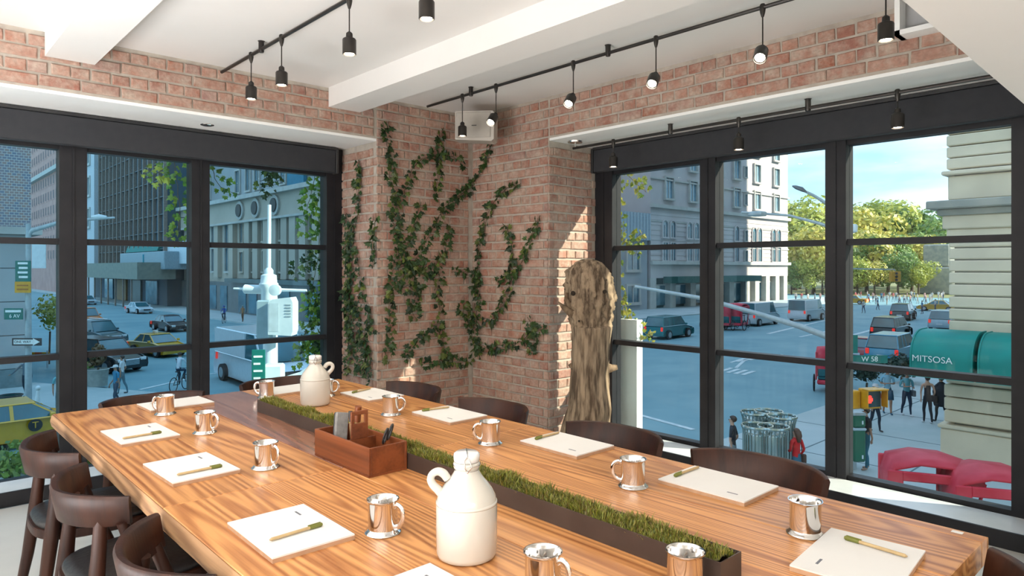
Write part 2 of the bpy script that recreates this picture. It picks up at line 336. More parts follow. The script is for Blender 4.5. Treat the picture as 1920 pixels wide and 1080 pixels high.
def lay(parent, regions, z_vis=.62, flip=False):
    """parent local: x along the wall, -y out of it. regions (x0,x1,z0,z1). The best seen 300 bricks are objects, the rest one mass."""
    todo = []
    row = 0
    zmax = max(r[3] for r in regions)
    nrow = int(zmax/BH)+1
    for row in range(nrow):
        zc = (row+.5)*BH+.002
        for (x0, x1, z0, z1) in regions:
            if zc-BH*.45 < z0 or zc+BH*.38 > z1: continue
            head = row % 2 == 0
            pitch = .107 if head else .214
            x = x0 + (0 if head else -.0)
            if not head: todo_first = True
            xx = x0+(.0 if head else 0)
            if not head:      # start with a quarter bat so that the joints break
                todo.append((xx+.027, zc, 'q')); xx += .054
            while xx+pitch*.6 < x1:
                if xx+pitch > x1+.004:
                    if x1-xx > .1: todo.append((xx+.0535, zc, 'h')); xx += .107; continue
                    elif x1-xx > .045: todo.append((xx+.027, zc, 'q'))
                    break
                todo.append((xx+pitch/2, zc, 'h' if head else 's')); xx += pitch
            else:
                if x1-xx > .05: todo.append((xx+.027, zc, 'q'))
    vis = [t for t in todo if t[1] > z_vis]; hid = [t for t in todo if t[1] <= z_vis]
    vis.sort(key=lambda t: (t[2] == 'q', abs(t[1]-1.7)))
    for (x, z, k) in vis[:290]:
        o = inst('brick', brick_me(k, R.randrange(5)), parent, (x+R.uniform(-.003, .003), R.uniform(-.002, .003), z+R.uniform(-.0025, .0025)), rot=(0, R.uniform(-.008, .008), 0))
    rest = vis[290:]+hid
    if rest:
        b = MB()
        for (x, z, k) in rest:
            L = {'s': .203, 'h': .096, 'q': .046}[k]; m = brick_mesh(L, .062, .011, R.randrange(99))
            b.add(m.v, m.f, Matrix.Translation((x+R.uniform(-.003, .003), R.uniform(-.002, .003), z)))
        o = b.build('brick_mass', BRICK, parent); o['kind'] = 'stuff'
# wall_left faces -Y, origin on the brick plane
m = MB().box((-4.2, 0, SOF), (XP, YG+.15-YW, CEIL)).box((XP, 0, 0), (XG+.15, YG+.15-YW, CEIL))
wl = struct(m.build('wall_left', MORTAR, None, loc=(0, YW, 0)))
lay(wl, [(.19, XP-.023, SOF, CEIL), (XP-.023, XW-.004, 0, CEIL)])
# wall_right faces -X; local x runs to -Y
m = MB().box((0, 0, 0), (YW-YP, XG+.15-XW, CEIL)).box((YW-YP, 0, SOF), (9., XG+.15-XW, CEIL))
wr = struct(m.build('wall_right', MORTAR, None, loc=(XW, YW, 0), rz=-PI/2))
lay(wr, [(.004, YW-YP+.023, 0, CEIL), (YW-YP+.023, 4.3, SOF, CEIL)])
# returns of the two openings
wa = struct(MB().box((0, -.0, 0), (YG-YW, .02, SOF)).build('wall_left_return', MORTAR, None, loc=(XP-.012, YG, 0), rz=-PI/2))
lay(wa, [(.02, YG-YW+.008, 0, SOF)])
wb = struct(MB().box((0, 0, 0), (XG-XW, .02, SOF)).build('wall_right_return', MORTAR, None, loc=(XW, YP-.012, 0)))
lay(wb, [(-.008, XG-XW-.02, 0, SOF)])
# painted soffits of the openings, beams, dropped soffit
struct(MB().box((-4.2, YW+.004, SOF-.02), (XP-.014, YG+.15, SOF)).build('trim_1', SOFF))
struct(MB().box((XW+.004, .70, SOF-.02), (XG+.15, YP-.014, SOF)).build('trim_2', SOFF))
struct(MB().box((.70, -4.2, 2.69), (.955, YW-.014, CEIL)).build('trim_3', WHITE))
struct(MB().box((2.515, -4.2, 2.685), (2.785, YW-.014, CEIL)).build('trim_4', WHITE))
struct(MB().add([(-4.2, -4.2, 2.2), (3.94, -4.2, 2.2), (3.94, .682, 2.2), (-4.2, .53, 2.2), (-4.2, -4.2, CEIL), (3.94, -4.2, CEIL), (3.94, .682, CEIL), (-4.2, .53, CEIL)],
    [(0, 3, 2, 1), (4, 5, 6, 7), (0, 1, 5, 4), (1, 2, 6, 5), (2, 3, 7, 6), (3, 0, 4, 7)]).build('trim_5', WHITE))
# boxed recess at the head of the right wall
vt = thing('recessed_vent_box', 'white framed grey recess high on the brick at top right', 'vent', (XW-.03, 1.0, 2.65))
MB().box((-.09, -.30, 0), (.02, .225, .025)).box((-.09, .20, .0), (.02, .225, .185)).build('frame', SOFF, vt)
MB().box((0, -.30, .025), (.02, .20, .185)).build('back_panel', M('grey_panel', (.5, .5, .5), .7), vt)
# ------------------------------------------------------------------ windows
def pane(parent, lo, hi, g=None): return MB().box(lo, hi).build('pane', g or GLASS, parent)
# window_1 in plane y=YG : x mullions
w1 = struct(MB().box((-.95, YG, 2.25), (XP-.015, YG+.07, 2.5)).build('window_1', FRAME))
xm1 = [(-.90, -.78), (-.03, .07), (.865, 1.025), (1.70, 1.83), (2.80, XP-.016)]
z1 = [(.0, .085), (.835, .875), (1.605, 1.645), (2.24, 2.30)]
for i, (a, b) in enumerate(xm1):
    MB().box((a, YG-.05, .0), (b, YG+.07, 2.5)).box(((a+b)/2-.006, YG-.058, .0), ((a+b)/2+.006, YG-.05, 2.28)).build('mullion', FRAME, w1)
for i in range(4):
    x0, x1 = xm1[i][1], xm1[i+1][0]
    for (a, b) in z1: MB().box((x0, YG-.03, a), (x1, YG+.05, b)).build('transom', FRAME, w1)
    for k in range(3): pane(w1, (x0, YG+.008, z1[k][1]), (x1, YG+.016, z1[k+1][0]))
w2 = struct(MB().box((XG, .70, 2.25), (XG+.07, YP-.015, 2.5)).build('window_2', FRAME))
ym2 = [(.69, .86), (1.73, 1.86), (2.66, 2.79), (3.63, YP-.016)]
z2 = [(.0, .115), (.80, .84), (1.595, 1.635), (2.24, 2.30)]
for (a, b) in ym2: MB().box((XG-.05, a, 0), (XG+.07, b, 2.5)).box((XG-.058, (a+b)/2-.006, 0), (XG-.05, (a+b)/2+.006, 2.28)).build('mullion', FRAME, w2)
for i in range(3):
    y0, y1 = ym2[i][1], ym2[i+1][0]
    for (a, b) in z2: MB().box((XG-.03, y0, a), (XG+.05, y1, b)).build('transom', FRAME, w2)
    for k in range(3): pane(w2, (XG+.008, y0, z2[k][1]), (XG+.016, y1, z2[k+1][0]), GLASSR)
struct(MB().box((XW, -4.2, 0), (XG+.15, .70, SOF-.001)).build('wall_right_end', WHITE))
# solid wall beyond window ends
struct(MB().box((-4.2, YW, 0), (-.95, YG+.15, SOF-.02)).build('wall_left_end', WHITE))
# ledges with dark fronts
for nm, lo, hi, fl, fh in (('trim_6', (-.95, 5.10, .075), (XP-.014, YG-.05, .09), (-.95, 5.085, 0), (XP-.014, 5.10, .09)),
                           ('trim_7', (4.255, .70, .075), (XG-.05, YP-.014, .09), (4.24, .70, 0), (4.255, YP-.014, .09))):
    o = struct(MB().box(lo, hi).build(nm, LEDGE)); MB().box(fl, fh).build('fascia', FRAME, o)
# floor strip between brick plane and ledge is part of the floor slab
# roller shade cassettes
def shade(lab, lo, hi, ax):
    t = thing('roller_shade', lab, 'blind', ((lo[0]+hi[0])/2, (lo[1]+hi[1])/2, lo[2]))
    c = t.location; L = [lo[i]-c[i] for i in range(3)]; H = [hi[i]-c[i] for i in range(3)]
    MB().bbox(L, H, .006).build('cassette', SHADE, t)
    d = MB()
    if ax == 'x': MB().box((L[0], L[1]-.006, H[2]), (H[0], L[1]+.05, H[2]+.02)).build('top_rail', BLACKM, t); MB().bbox((H[0], L[1]-.008, L[2]-.006), (H[0]+.022, H[1], H[2]+.012), .003).build('end_cap', BLACKM, t)
    else: MB().box((L[0]-.006, L[1], H[2]), (L[0]+.05, H[1], H[2]+.02)).build('top_rail', BLACKM, t); MB().bbox((L[0]-.008, H[1], L[2]-.006), (H[0], H[1]+.022, H[2]+.012), .003).build('end_cap', BLACKM, t)
shade('long charcoal roller shade box above the left window', (-.95, 5.27, 2.262), (2.845, 5.345, 2.455), 'x')
shade('long charcoal roller shade box above the right window', (4.46, .72, 2.266), (4.525, 3.78, 2.455), 'y')
sk = thing('soffit_disc', 'small flush disc set in the white soffit over left window', 'ceiling fixture', (1.72, 5.08, SOF-.02))
MB().lathe([(.035, -.006), (.045, -.003), (.047, 0)], 20).build('rim', STEEL, sk); MB().lathe([(.0, -.004), (.034, -.005)], 20).build('cover', SOFF, sk)

# ------------------------------------------------------------------ rails and pendants
LAMPM = M('dark_bronze_lamp', (.035, .03, .028), .35, .6, rgb2=(.05, .045, .04))
BULB = M('lit_lens', (1, .95, .85), .3, emit=((1, .88, .68), 30))
def rail(lab, x, z, y0, y1, ztop, mounts, canopy=None):
    t = thing('light_rail', lab, 'light rail', (x, y0, z), group=None)
    MB().tube([(0, 0, 0), (0, y1-y0, 0)], .011, 8).build('bar', LAMPM, t, smooth=True)
    for y in mounts:
        MB().lathe([(.014, -.02), (.017, -.012), (.017, ztop-z-.004), (.022, ztop-z-.001)], 10, c=(0, y-y0, 0)).build('mount', LAMPM, t, smooth=True)
    if canopy: MB().lathe([(.008, 0), (.008, ztop-z-.02), (.06, ztop-z-.012), (.062, ztop-z)], 20, c=(0, y1-y0-.02, 0)).build('canopy', STEEL, t, smooth=True)
rail('black light rail on the ceiling between the two beams', 1.70, 2.785, .8, YW-.05, CEIL, [4.08, 1.6])
rail('black light rail on the ceiling along the right brick wall', 3.31, 2.785, .72, YW-.2, CEIL, [QX(883, 178, 3.31).y, QX(1140, 100, 3.31).y, 1.3])
rail('thin black light rail under the white soffit of right window', 4.14, 2.425, .72, 3.72, SOF-.02, [QX(1257, 245, 4.14).y, QX(1515, 190, 4.14).y], True)
def pendant(lab, x, y, ztop, zbot, group, tilt=None, power=9):
    t = thing('pendant_spotlight', lab, 'pendant light', (x, y, ztop), group=group)
    L = ztop-zbot; h = .095
    MB().lathe([(.006, -.05), (.012, -.03), (.015, -.012), (.015, .012), (.01, .018)], 10).build('connector', LAMPM, t, smooth=True)
    MB().tube([(0, 0, -.03), (0, 0, -(L-h-.02))], .0035, 6).build('stem', LAMPM, t)
    X = Matrix.Translation((0, 0, -(L-h-.02)))
    if tilt: X = X @ Matrix.Rotation(tilt[1], 4, 'Z') @ Matrix.Rotation(tilt[0], 4, 'Y')
    MB().lathe([(.008, 0), (.016, -.008), (.017, -.028), (.030, -.034), (.034, -.040), (.034, -h-.016), (.031, -h-.018), (.030, -h-.008), (.0, -h-.006)], 20, X=X).build('shade', LAMPM, t, smooth=True)
    MB().lathe([(.0, -h-.013), (.018, -h-.014), (.024, -h-.010), (.026, -h-.006)], 16, X=X).build('lens', BULB, t, smooth=True)
    d = (X.to_3x3() @ Vector((0, 0, -1))); p = X @ Vector((0, 0, -h-.03))
    l = bpy.data.lights.new('spot', 'SPOT'); l.energy = power; l.color = (1, .86, .68); l.spot_size = rad(100); l.spot_blend = .8; l.shadow_soft_size = .03
    o = bpy.data.objects.new('spot', l); C.objects.link(o); o.parent = t; o.location = p; o.rotation_euler = d.to_track_quat('-Z', 'Y').to_euler()
    return t
g = 'pendants on the ceiling rails'
for px, lab in ((471, 'dark pendant nearest the brick on the left rail'), (528, 'second dark pendant on the left rail, beside the one at the brick'),
                (655, 'dark pendant on the left rail in front of plain ceiling'), (800, 'dark pendant cut by the top edge of the photo, near middle')):
    pendant(lab, 1.70, QX(px, 60, 1.70).y, 2.785, 2.505, g)
for px, lab, tl in ((867, 'dark pendant hanging in front of the white wall speaker', None), (930, 'tilted pendant glaring beside the white wall speaker', 1),
                    (1075, 'tilted glaring pendant second to the right of the wall speaker', 1), (1230, 'tilted glaring pendant before the brick above right window middle', 1),
                    (1430, 'tilted glaring pendant before the brick, farthest right of the glaring ones', 1), (1661, 'upright dark pendant at the upper right before the brick', None)):
    y = QX(px, 60, 3.31).y; az = rad(196)
    pendant(lab, 3.31, y, 2.785, 2.47, g, (rad(-42), az) if tl else None)
for px, lab in ((1150, 'small pendant under the right soffit nearest the brick return'), (1385, 'middle small pendant before the right roller shade'), (1683, 'rightmost small pendant before the right roller shade')):
    pendant(lab, 4.14, QX(px, 245, 4.14).y, 2.425, 2.225, 'small pendants before the right shade', None, 3)
# ------------------------------------------------------------------ wall speaker in the corner
BEIGE = M('ivory_plastic', (.50, .46, .41), .45, rgb2=(.46, .42, .37))
sp_ = thing('wall_speaker', 'boxy ivory speaker fixed in the brick corner under the ceiling', 'speaker', (3.60, 4.30, 2.60), rad(-52))
MB().prism([(-.16, -.105), (.14, -.125), (.16, -.11), (.165, .105), (.15, .12), (-.16, .125)], -.10, .06).build('cabinet', BEIGE, sp_)
MB().bbox((-.15, -.108, -.095), (.135, -.1, .112), .004).build('front_panel', M('ivory_grille', (.43, .39, .34), .6), sp_)
MB().box((-.02, -.111, .0), (.02, -.108, .006)).build('badge', BLACKM, sp_)
MB().tube([(0, .05, 0), (0, .25, 0)], .03, 10).box((-.06, .24, -.06), (.06, .255, .06)).build('bracket', BLACKM, sp_)
# ================================================================== TABLE
TZ = .75
tb = thing('meeting_table', 'long thick pine plank meeting table on black steel frames', 'table', (1.355, 2.16, 0))
TX, TY = 1.355, 2.16
xs = [.60, .89, 1.18, 1.50, 1.77, 2.055, 2.11]; YS = [.45, 2.145, 3.875]
for a, (y0, y1) in enumerate(((YS[0], YS[1]), (YS[1], YS[2]))):
    for k in range(6):
        x0, x1 = xs[k], xs[k+1]
        if a == 1 and k == 5: continue
        if a == 1 and k == 4: x1 = 2.11
        mt = TABLED if (a == 1 and k == 2) else TABLE
        th = .068 if k in (0, 4, 5) else .05
        g_ = .0012
        MB().bbox((x0-TX+g_, y0-TY+g_*1.5, TZ-th), (x1-TX-g_, y1-TY-g_*1.5, TZ-(.0006 if (k % 2) else 0)), .0022).build('plank', [mt], tb)
# live edge skirts
for sx, x in ((-1, .600), (1, 2.110)):
    b = MB(); n = 90; vs = []
    for i in range(n+1):
        y = YS[0]+(YS[2]-YS[0])*i/n
        for j, z in enumerate((TZ-.002, TZ-.012, TZ-.035, TZ-.058, TZ-.070)):
            off = noise.noise(Vector((y*6, z*30, sx)))*.005*(0 if j == 0 else 1)+(.001, .006, .008, .005, -.006)[j]
            vs.append((x-TX+sx*off, y-TY, z))
    fs = [(i*5+j, i*5+j+1, (i+1)*5+j+1, (i+1)*5+j) for i in range(n) for j in range(4)]
    b.add(vs, fs).build('live_edge', ENDG, tb, smooth='all')
for y in (.8, 1.95, 2.35, 3.55):
    b = MB()
    for x in (.95, 1.76): b.bbox((x-TX-.04, y-TY-.03, 0), (x-TX+.04, y-TY+.03, TZ-.07), .003)
    b.box((.85-TX, y-TY-.035, TZ-.085), (1.86-TX, y-TY+.035, TZ-.07)).box((.95-TX, y-TY-.02, .0), (1.76-TX, y-TY+.02, .04)); b.build('leg_frame', BLACKM, tb)
    
# ------------------------------------------------------------------ chairs
def make_chair():
    t = thing('dining_chair', 'x', 'chair', group='walnut chairs around the table')
    # faces +X ; seat centre at origin
    r0 = .30
    n = 36; vs = []; a0 = rad(57)
    for i in range(n+1):
        th = PI-a0+2*a0*i/n; e = abs(i-n/2)/(n/2)
        hh = .054*(1-.16*e**3); thk = .015*(1-.25*e**3); zc = .70-.012*(1-e)+.02*e*0
        cx = math.cos(th); sy = math.sin(th)
        ex = .07
        for (dr, dz) in ((-thk, -hh), (-thk*.8, hh*.85), (-thk*.3, hh), (thk*.5, hh), (thk, hh*.8), (thk*1.05, -hh*.9), (thk*.5, -hh)):
            lean = (dz/.05)*.010
            vs.append((ex+(r0+dr+lean)*cx, (r0+dr+lean)*sy, zc+dz))
    k = 7; fs = [(i*k+j, (i+1)*k+j, (i+1)*k+(j+1) % k, i*k+(j+1) % k) for i in range(n) for j in range(k)]+[tuple(range(k)), tuple(n*k+j for j in range(k-1, -1, -1))]
    MB().add(vs, fs).build('backrest', CHAIRW, t, smooth=50)
    for s in (-1, 1):
        MB().tube([(-.155, s*.175, .665), (-.165, s*.185, .55), (-.175, s*.19, .44), (-.20, s*.20, .25), (-.245, s*.215, 0)], [.021, .022, .026, .022, .015], 8, flat=1.25).build('leg', CHAIRW, t, smooth=60)
        MB().tube([(-.112, s*.232, .665), (-.075, s*.222, .56), (-.03, s*.212, .44)], [.018, .018, .019], 8, flat=1.2).build('arm_strut', CHAIRW, t, smooth=60)
        MB().tube([(.185, s*.185, .435), (.19, s*.188, .25), (.205, s*.195, 0)], [.022, .02, .013], 8).build('leg', CHAIRW, t, smooth=60)
    def pad(sc, z):
        pts = []
        for i in range(40):
            a = 2*PI*i/40; c, s = math.cos(a), math.sin(a); q = 3.2
            rr = 1/((abs(c)**q+abs(s)**q)**(1/q)); wy = .222-.02*(-c)
            pts.append((.222*sc*rr*c, wy*sc*rr*s, z))
        return pts
    b = MB(); L = [(.96, .405), (1.0, .41), (1.0, .438), (.985, .441)]; vs = []
    for sc, z in L: vs += pad(sc, z)
    fs = [(i*40+k, i*40+(k+1) % 40, (i+1)*40+(k+1) % 40, (i+1)*40+k) for i in range(3) for k in range(40)]+[tuple(range(39, -1, -1)), tuple(120+k for k in range(40))]
    b.add(vs, fs).build('seat_frame', CHAIRW, t, smooth=40)
    b = MB(); L = [(.94, .441), (.96, .452), (.93, .464), (.8, .472), (.5, .474)]; vs = []
    for sc, z in L: vs += pad(sc, z)
    fs = [(i*40+k, i*40+(k+1) % 40, (i+1)*40+(k+1) % 40, (i+1)*40+k) for i in range(4) for k in range(40)]+[tuple(160+k for k in range(40))]
    b.add(vs, fs).build('seat', LEATHER, t, smooth='all')
    return t
ch0 = make_chair(); first = True
CH = [(0.65, 3.27, 0, 'walnut chair at the table corner by the left window, farthest of the left side'),
      (0.65, 2.6, 2, 'second walnut chair from the far left corner, before the left table edge'),
      (0.67, 1.86, -2, 'nearest walnut chair on the left side, cut by the bottom edge'),
      (1.09, 3.94, -90, 'walnut chair behind the table end, left one before the street window'),
      (1.84, 4.0, -90, 'walnut chair behind the far table end, beside the far white jug'),
      (2.19, 3.35, 180, 'walnut chair on the right side nearest the ivy corner'),
      (2.19, 2.63, 180, 'walnut chair on the right side before the brick corner pier'),
      (2.2, 1.85, 180, 'walnut chair in front of the driftwood trunk'),
      (2.21, 1.2, 180, 'walnut chair in front of the right window and trash cans'),
      (1.79, 0.53, 90, 'walnut chair at the near right end of the table, cut by the corner')]
for x, y, a, lab in CH:
    c = ch0 if first else copy_tree(ch0); first = False
    c.location = (x, y, 0); c.rotation_euler = (0, 0, rad(a)); c['label'] = lab

# ------------------------------------------------------------------ notepads and pens
padme = MB().box((-.108, -.15, 0), (.108, .15, .0105)).mesh('backing', PADB)
padtop = MB().box((-.108, -.15, .0105), (.108, .15, .0145)).mesh('paper_block', PAPER)
padlogo = MB().box((.060, .070, .0145), (.066, .105, .0148)).mesh('printed_line', INK)
def notepad(lab, x, y, rz):
    t = thing('notepad', lab, 'notepad', (x, y, TZ), rad(rz), 'white notepads on the table')
    inst('backing', padme, t); inst('paper_block', padtop, t); inst('printed_line', padlogo, t)
penb = MB().tube([(-.07, 0, 0), (.035, 0, 0)], .0042, 10).tube([(-.075, 0, 0), (-.07, 0, 0)], [.0015, .0042], 10).mesh('barrel', KRAFT, True)
penc = MB().tube([(.035, 0, 0), (.067, 0, 0), (.071, 0, 0)], [.0055, .0062, .004], 10).box((.03, -.0012, .005), (.066, .0012, .0075)).mesh('cap', OLIVE, True)
def pen(lab, a, b):
    """pen from barrel tip a to cap end b, both pixels surveyed on the pad top"""
    A, B = P(*a, TZ+.0195), P(*b, TZ+.0195); m = (A+B)/2; d = B-A
    t = thing('pen', lab, 'pen', (m.x, m.y, TZ+.0195+.0006), math.atan2(d.y, d.x), 'kraft pens on the notepads')
    inst('barrel', penb, t); inst('cap', penc, t)
def padat(lab, cx, cy, rz):
    c = P(cx, cy, TZ+.0145); notepad(lab, c.x, c.y, rz); return c
padat('white notepad nearest the camera on the left, beside the near steel mug', 543, 990, -1)
padat('white notepad, middle of the three on the left side', 358, 874, 2)
padat('white notepad, farthest of the three on the left side near the table corner', 262, 811, 2)
padat('white notepad at the far table end, half behind the leftmost mug', 330, 755, 92)
padat('white notepad at the far table end beside the white jug', 545, 728, 92)
padat('white notepad before the chair nearest the ivy corner', 697, 738, 180)
padat('white notepad before the brick pier, second of the right side', 842, 775, 180)
padat('white notepad before the chair at the driftwood trunk', 1062, 830, 180)
padat('white notepad before the chair at the trash cans view, right side', 1345, 904, 180)
padat('white notepad at the near right table end, with a slanted pen', 1611, 1045, 95)
padat('white notepad of which only a corner shows at the bottom edge', 807, 1128, 0)
pen('kraft pen with olive cap on the nearest left notepad', (508, 1012), (604, 983))
pen('kraft pen with olive cap on the middle left notepad', (333, 890), (417, 873))
pen('kraft pen with olive cap on the far left notepad', (231, 822), (303, 810))
pen('kraft pen on the pad at the driftwood trunk', (1048, 811), (1003, 823))
pen('kraft pen on the pad at the trash cans view', (1309, 876), (1265, 892))
pen('kraft pen on the pad at the near right end', (1702, 1044), (1580, 1007))
pen('kraft pen on the pad before the brick pier', (836, 764), (797, 769))
pen('kraft pen on the pad nearest the ivy corner', (697, 728), (657, 737))

# ------------------------------------------------------------------ steel mugs
mugb = MB().lathe([(0, .004), (.0385, .004), (.039, .080), (.041, .0855), (.043, .087), (.043, .0885), (.041, .0885), (.038, .084), (.0375, .008), (0, .006)], 40).mesh('body', STEEL, 35)
mugf = MB().lathe([(0, .0), (.0475, .0), (.0485, .0015), (.0475, .0035), (.0425, .0065), (.0388, .012)], 40).mesh('foot_ring', STEEL, 50)
mugh = MB().tube(*smooth_path([(.036, 0, .074), (.048, 0, .079), (.061, 0, .072), (.066, 0, .055), (.063, 0, .038), (.053, 0, .024), (.038, 0, .018)], [.005, .004, .004, .004, .004, .004, .005]), 10, flat=1.7).mesh('handle', STEEL, True)
def mug(lab, px, py, hd):
    c = P(px, py, TZ); t = thing('steel_mug', lab, 'mug', (c.x, c.y, TZ), rad(hd), 'polished steel mugs on the table')
    inst('body', mugb, t); inst('foot_ring', mugf, t); inst('handle', mugh, t)
LEFT = 137; RIGHT = -43   # world headings of picture left / right
mug('steel mug at the far left, handle left, over the far end notepad', 310, 776, LEFT-10)
mug('steel mug beside the farthest left notepad, handle to the right', 384, 811, -60)
mug('steel mug by the middle left notepad, handle towards the viewer', 498, 876, -75)
mug('steel mug nearest the camera by the near left notepad', 718, 997, -72)
mug('steel mug at the far end of the moss tray, handle left', 500, 745, LEFT)
mug('steel mug behind the wooden caddy', 733, 777, -48)
mug('steel mug before the brick pier, handle left, between two notepads', 919, 831, LEFT+15)
mug('steel mug on the right side before the trunk and window, handle left', 1187, 911, LEFT)
mug('steel mug on the far right with a faint engraving, handle hidden behind', 1510, 1000, 55)
mug('steel mug cut by the bottom edge, left of the moss tray end', 1018, 1109, -80)
mug('steel mug cut by the bottom edge, before the moss tray end', 1285, 1108, 10)
mug('steel mug hidden behind the far white jug, only its handle showing', 612, 742, RIGHT)
# ------------------------------------------------------------------ jugs
def jug(lab, px, py, hd):
    c = P(px, py, TZ); t = thing('ceramic_jug', lab, 'jug', (c.x, c.y, TZ), rad(hd), None)
    prof = [(0, 0), (.066, 0), (.0715, .004), (.0735, .012), (.0745, .06), (.0745, .125), (.073, .132), (.0705, .146), (.062, .162), (.050, .178), (.040, .190), (.033, .200), (.029, .208), (.0285, .211), (.0315, .213), (.0325, .218), (.0325, .225), (.0305, .2275), (0, .2275)]
    MB().lathe(prof, 64).build('body', CERAM, t, smooth=60)
    MB().lathe([(.0745, .128), (.0752, .131), (.0742, .134), (.0715, .136)], 64).build('shoulder_line', CERAM, t, smooth='all')
    MB().tube(*smooth_path([(.046, 0, .186), (.056, 0, .200), (.070, 0, .206), (.083, 0, .200), (.087, 0, .186), (.080, 0, .172), (.068, 0, .160), (.060, 0, .146)], [.010, .011, .010, .009, .0095, .010, .011, .009]), 14, flat=.8).build('handle', CERAM, t, smooth='all')
    MB().lathe([(.0, .228), (.029, .2285), (.0315, .231), (.0322, .243), (.031, .248), (.026, .2515), (0, .2535)], 40).build('stopper', M('ceramic_cap', (.76, .76, .76), .2, coat=.5), t, smooth=50)
    b = MB()
    pts = [(.0335*math.cos(a), .0335*math.sin(a), .2215) for a in [2*PI*k/28 for k in range(29)]]; b.tube(pts, .0011, 6, cap=False)
    pts = [(.0295*math.cos(a), .0295*math.sin(a), .2095) for a in [2*PI*k/28 for k in range(29)]]; b.tube(pts, .0010, 6, cap=False)
    for s in (-1, 1):
        b.tube([(0, s*.0295, .207), (0.006, s*.034, .220), (.008, s*.0345, .238), (0, s*.0335, .2475), (0, s*.014, .2555), (0, 0, .2550)], .0014, 6)
        b.tube([(0, s*.0295, .207), (-.010, s*.034, .222), (0, s*.0335, .2475)], .0014, 6)
    b.build('wire_bail', STEEL, t)
jug('big white glazed jug with wire bail stopper near the camera', 875, 1040, LEFT+8)
jug('cream looking glazed jug at the far end, handle right', 591, 758, RIGHT+18)

# ------------------------------------------------------------------ moss tray
TRX0, TRX1, TRY0, TRY1, TRH = 1.342, 1.432, .775, 3.27, .055
ty = thing('moss_planter', 'long narrow dark tray of green moss along the table centre', 'planter', ((TRX0+TRX1)/2, (TRY0+TRY1)/2, TZ))
hx, hy = (TRX1-TRX0)/2, (TRY1-TRY0)/2
MB().box((-hx, -hy, 0), (hx, hy, .004)).box((-hx, -hy, .004), (-hx+.003, hy, TRH)).box((hx-.003, -hy, .004), (hx, hy, TRH)).box((-hx+.003, -hy, .004), (hx-.003, -hy+.003, TRH)).box((-hx+.003, hy-.003, .004), (hx-.003, hy, TRH)).build('tray', TRAY, ty)
b = MB(); nx, ny = 8, 190; H = lambda x, y: .060+.018*noise.noise(Vector((x*18, y*9, 0)))+.008*noise.noise(Vector((x*50, y*40, 3)))-.012*(abs(x)/hx)**3
vs = [((-hx+.005)+(2*hx-.01)*i/nx, (-hy+.006)+(2*hy-.012)*j/ny, 0) for j in range(ny+1) for i in range(nx+1)]
vs = [(x, y, H(x, y)-.006) for x, y, _ in vs]
b.add(vs, [(j*(nx+1)+i, j*(nx+1)+i+1, (j+1)*(nx+1)+i+1, (j+1)*(nx+1)+i) for j in range(ny) for i in range(nx)])
b.build('soil', M('moss_bed', (.07, .075, .015), .95, rgb2=(.12, .10, .03), scale=60, bump=.5), ty, smooth='all')
b = MB(); r = random.Random(5)
for i in range(15000):
    x = r.uniform(-hx+.006, hx-.006); y = r.uniform(-hy+.008, hy-.008); z = H(x, y)-.008
    h = r.uniform(.010, .024); a = r.uniform(0, 2*PI); w_ = r.uniform(.0008, .0018); l = h*r.uniform(.2, 1.1)
    dx, dy = math.cos(a), math.sin(a); px_, py_ = -dy*w_, dx*w_
    b.add([(x-px_, y-py_, z), (x+px_, y+py_, z), (x+dx*l*.5+px_*.9, y+dy*l*.5+py_*.9, z+h*.7), (x+dx*l*.5-px_*.9, y+dy*l*.5-py_*.9, z+h*.7), (x+dx*l, y+dy*l, z+h)], [(0, 1, 2, 3), (3, 2, 4)])
o = b.build('moss', MOSS, ty); o['kind'] = 'stuff'

# ------------------------------------------------------------------ caddy with its tools
cx0, cx1, cy0, cy1, chh = 1.186, 1.338, 1.975, 2.36, .098
cd_ = thing('wooden_caddy', 'open cedar desk caddy with an upright handle, beside the moss tray', 'caddy', ((cx0+cx1)/2, (cy0+cy1)/2, TZ))
a, c = (cx1-cx0)/2, (cy1-cy0)/2; t_ = .009
MB().bbox((-a, -c, 0), (a, c, .008), .001).build('bottom', CADW, cd_)
for s in (-1, 1):
    MB().bbox((s*a-(t_ if s > 0 else 0), -c, .008), (s*a+(t_ if s < 0 else 0), c, chh), .0012).build('side_board', CADW, cd_)
    MB().bbox((-a+t_, s*c-(t_ if s > 0 else 0), .008), (a-t_, s*c+(t_ if s < 0 else 0), chh), .0012).build('end_board', CADW, cd_)
MB().bbox((-a+t_, -.004, .008), (a-t_, .004, .085), .001).build('divider', CADW, cd_)
hb = MB(); hw = .034; z0_, z1_ = .085, .185
hb.bbox((-hw, -.005, z0_), (hw, .005, .140), .0012).bbox((-hw, -.005, .140), (-hw+.013, .005, z1_-.014), .0012).bbox((hw-.013, -.005, .140), (hw, .005, z1_-.014), .0012).bbox((-hw, -.005, z1_-.015), (hw, .005, z1_), .002)
hb.build('handle', CADW, cd_)
e = thing('whiteboard_eraser', 'grey felt eraser leaning in the wooden caddy', 'eraser', ((cx0+cx1)/2-.022, 2.275, TZ+.012))
X = Matrix.Rotation(rad(-14), 4, 'X') @ Matrix.Rotation(rad(12), 4, 'Y')
MB().bbox((-.025, -.011, 0), (.025, .004, .150), .003, X=X).build('felt', M('grey_felt', (.20, .19, .19), .9, rgb2=(.28, .27, .26), scale=40), e)
MB().bbox((-.025, .0045, 0), (.025, .013, .150), .002, X=X).build('grip', BLACKM, e)
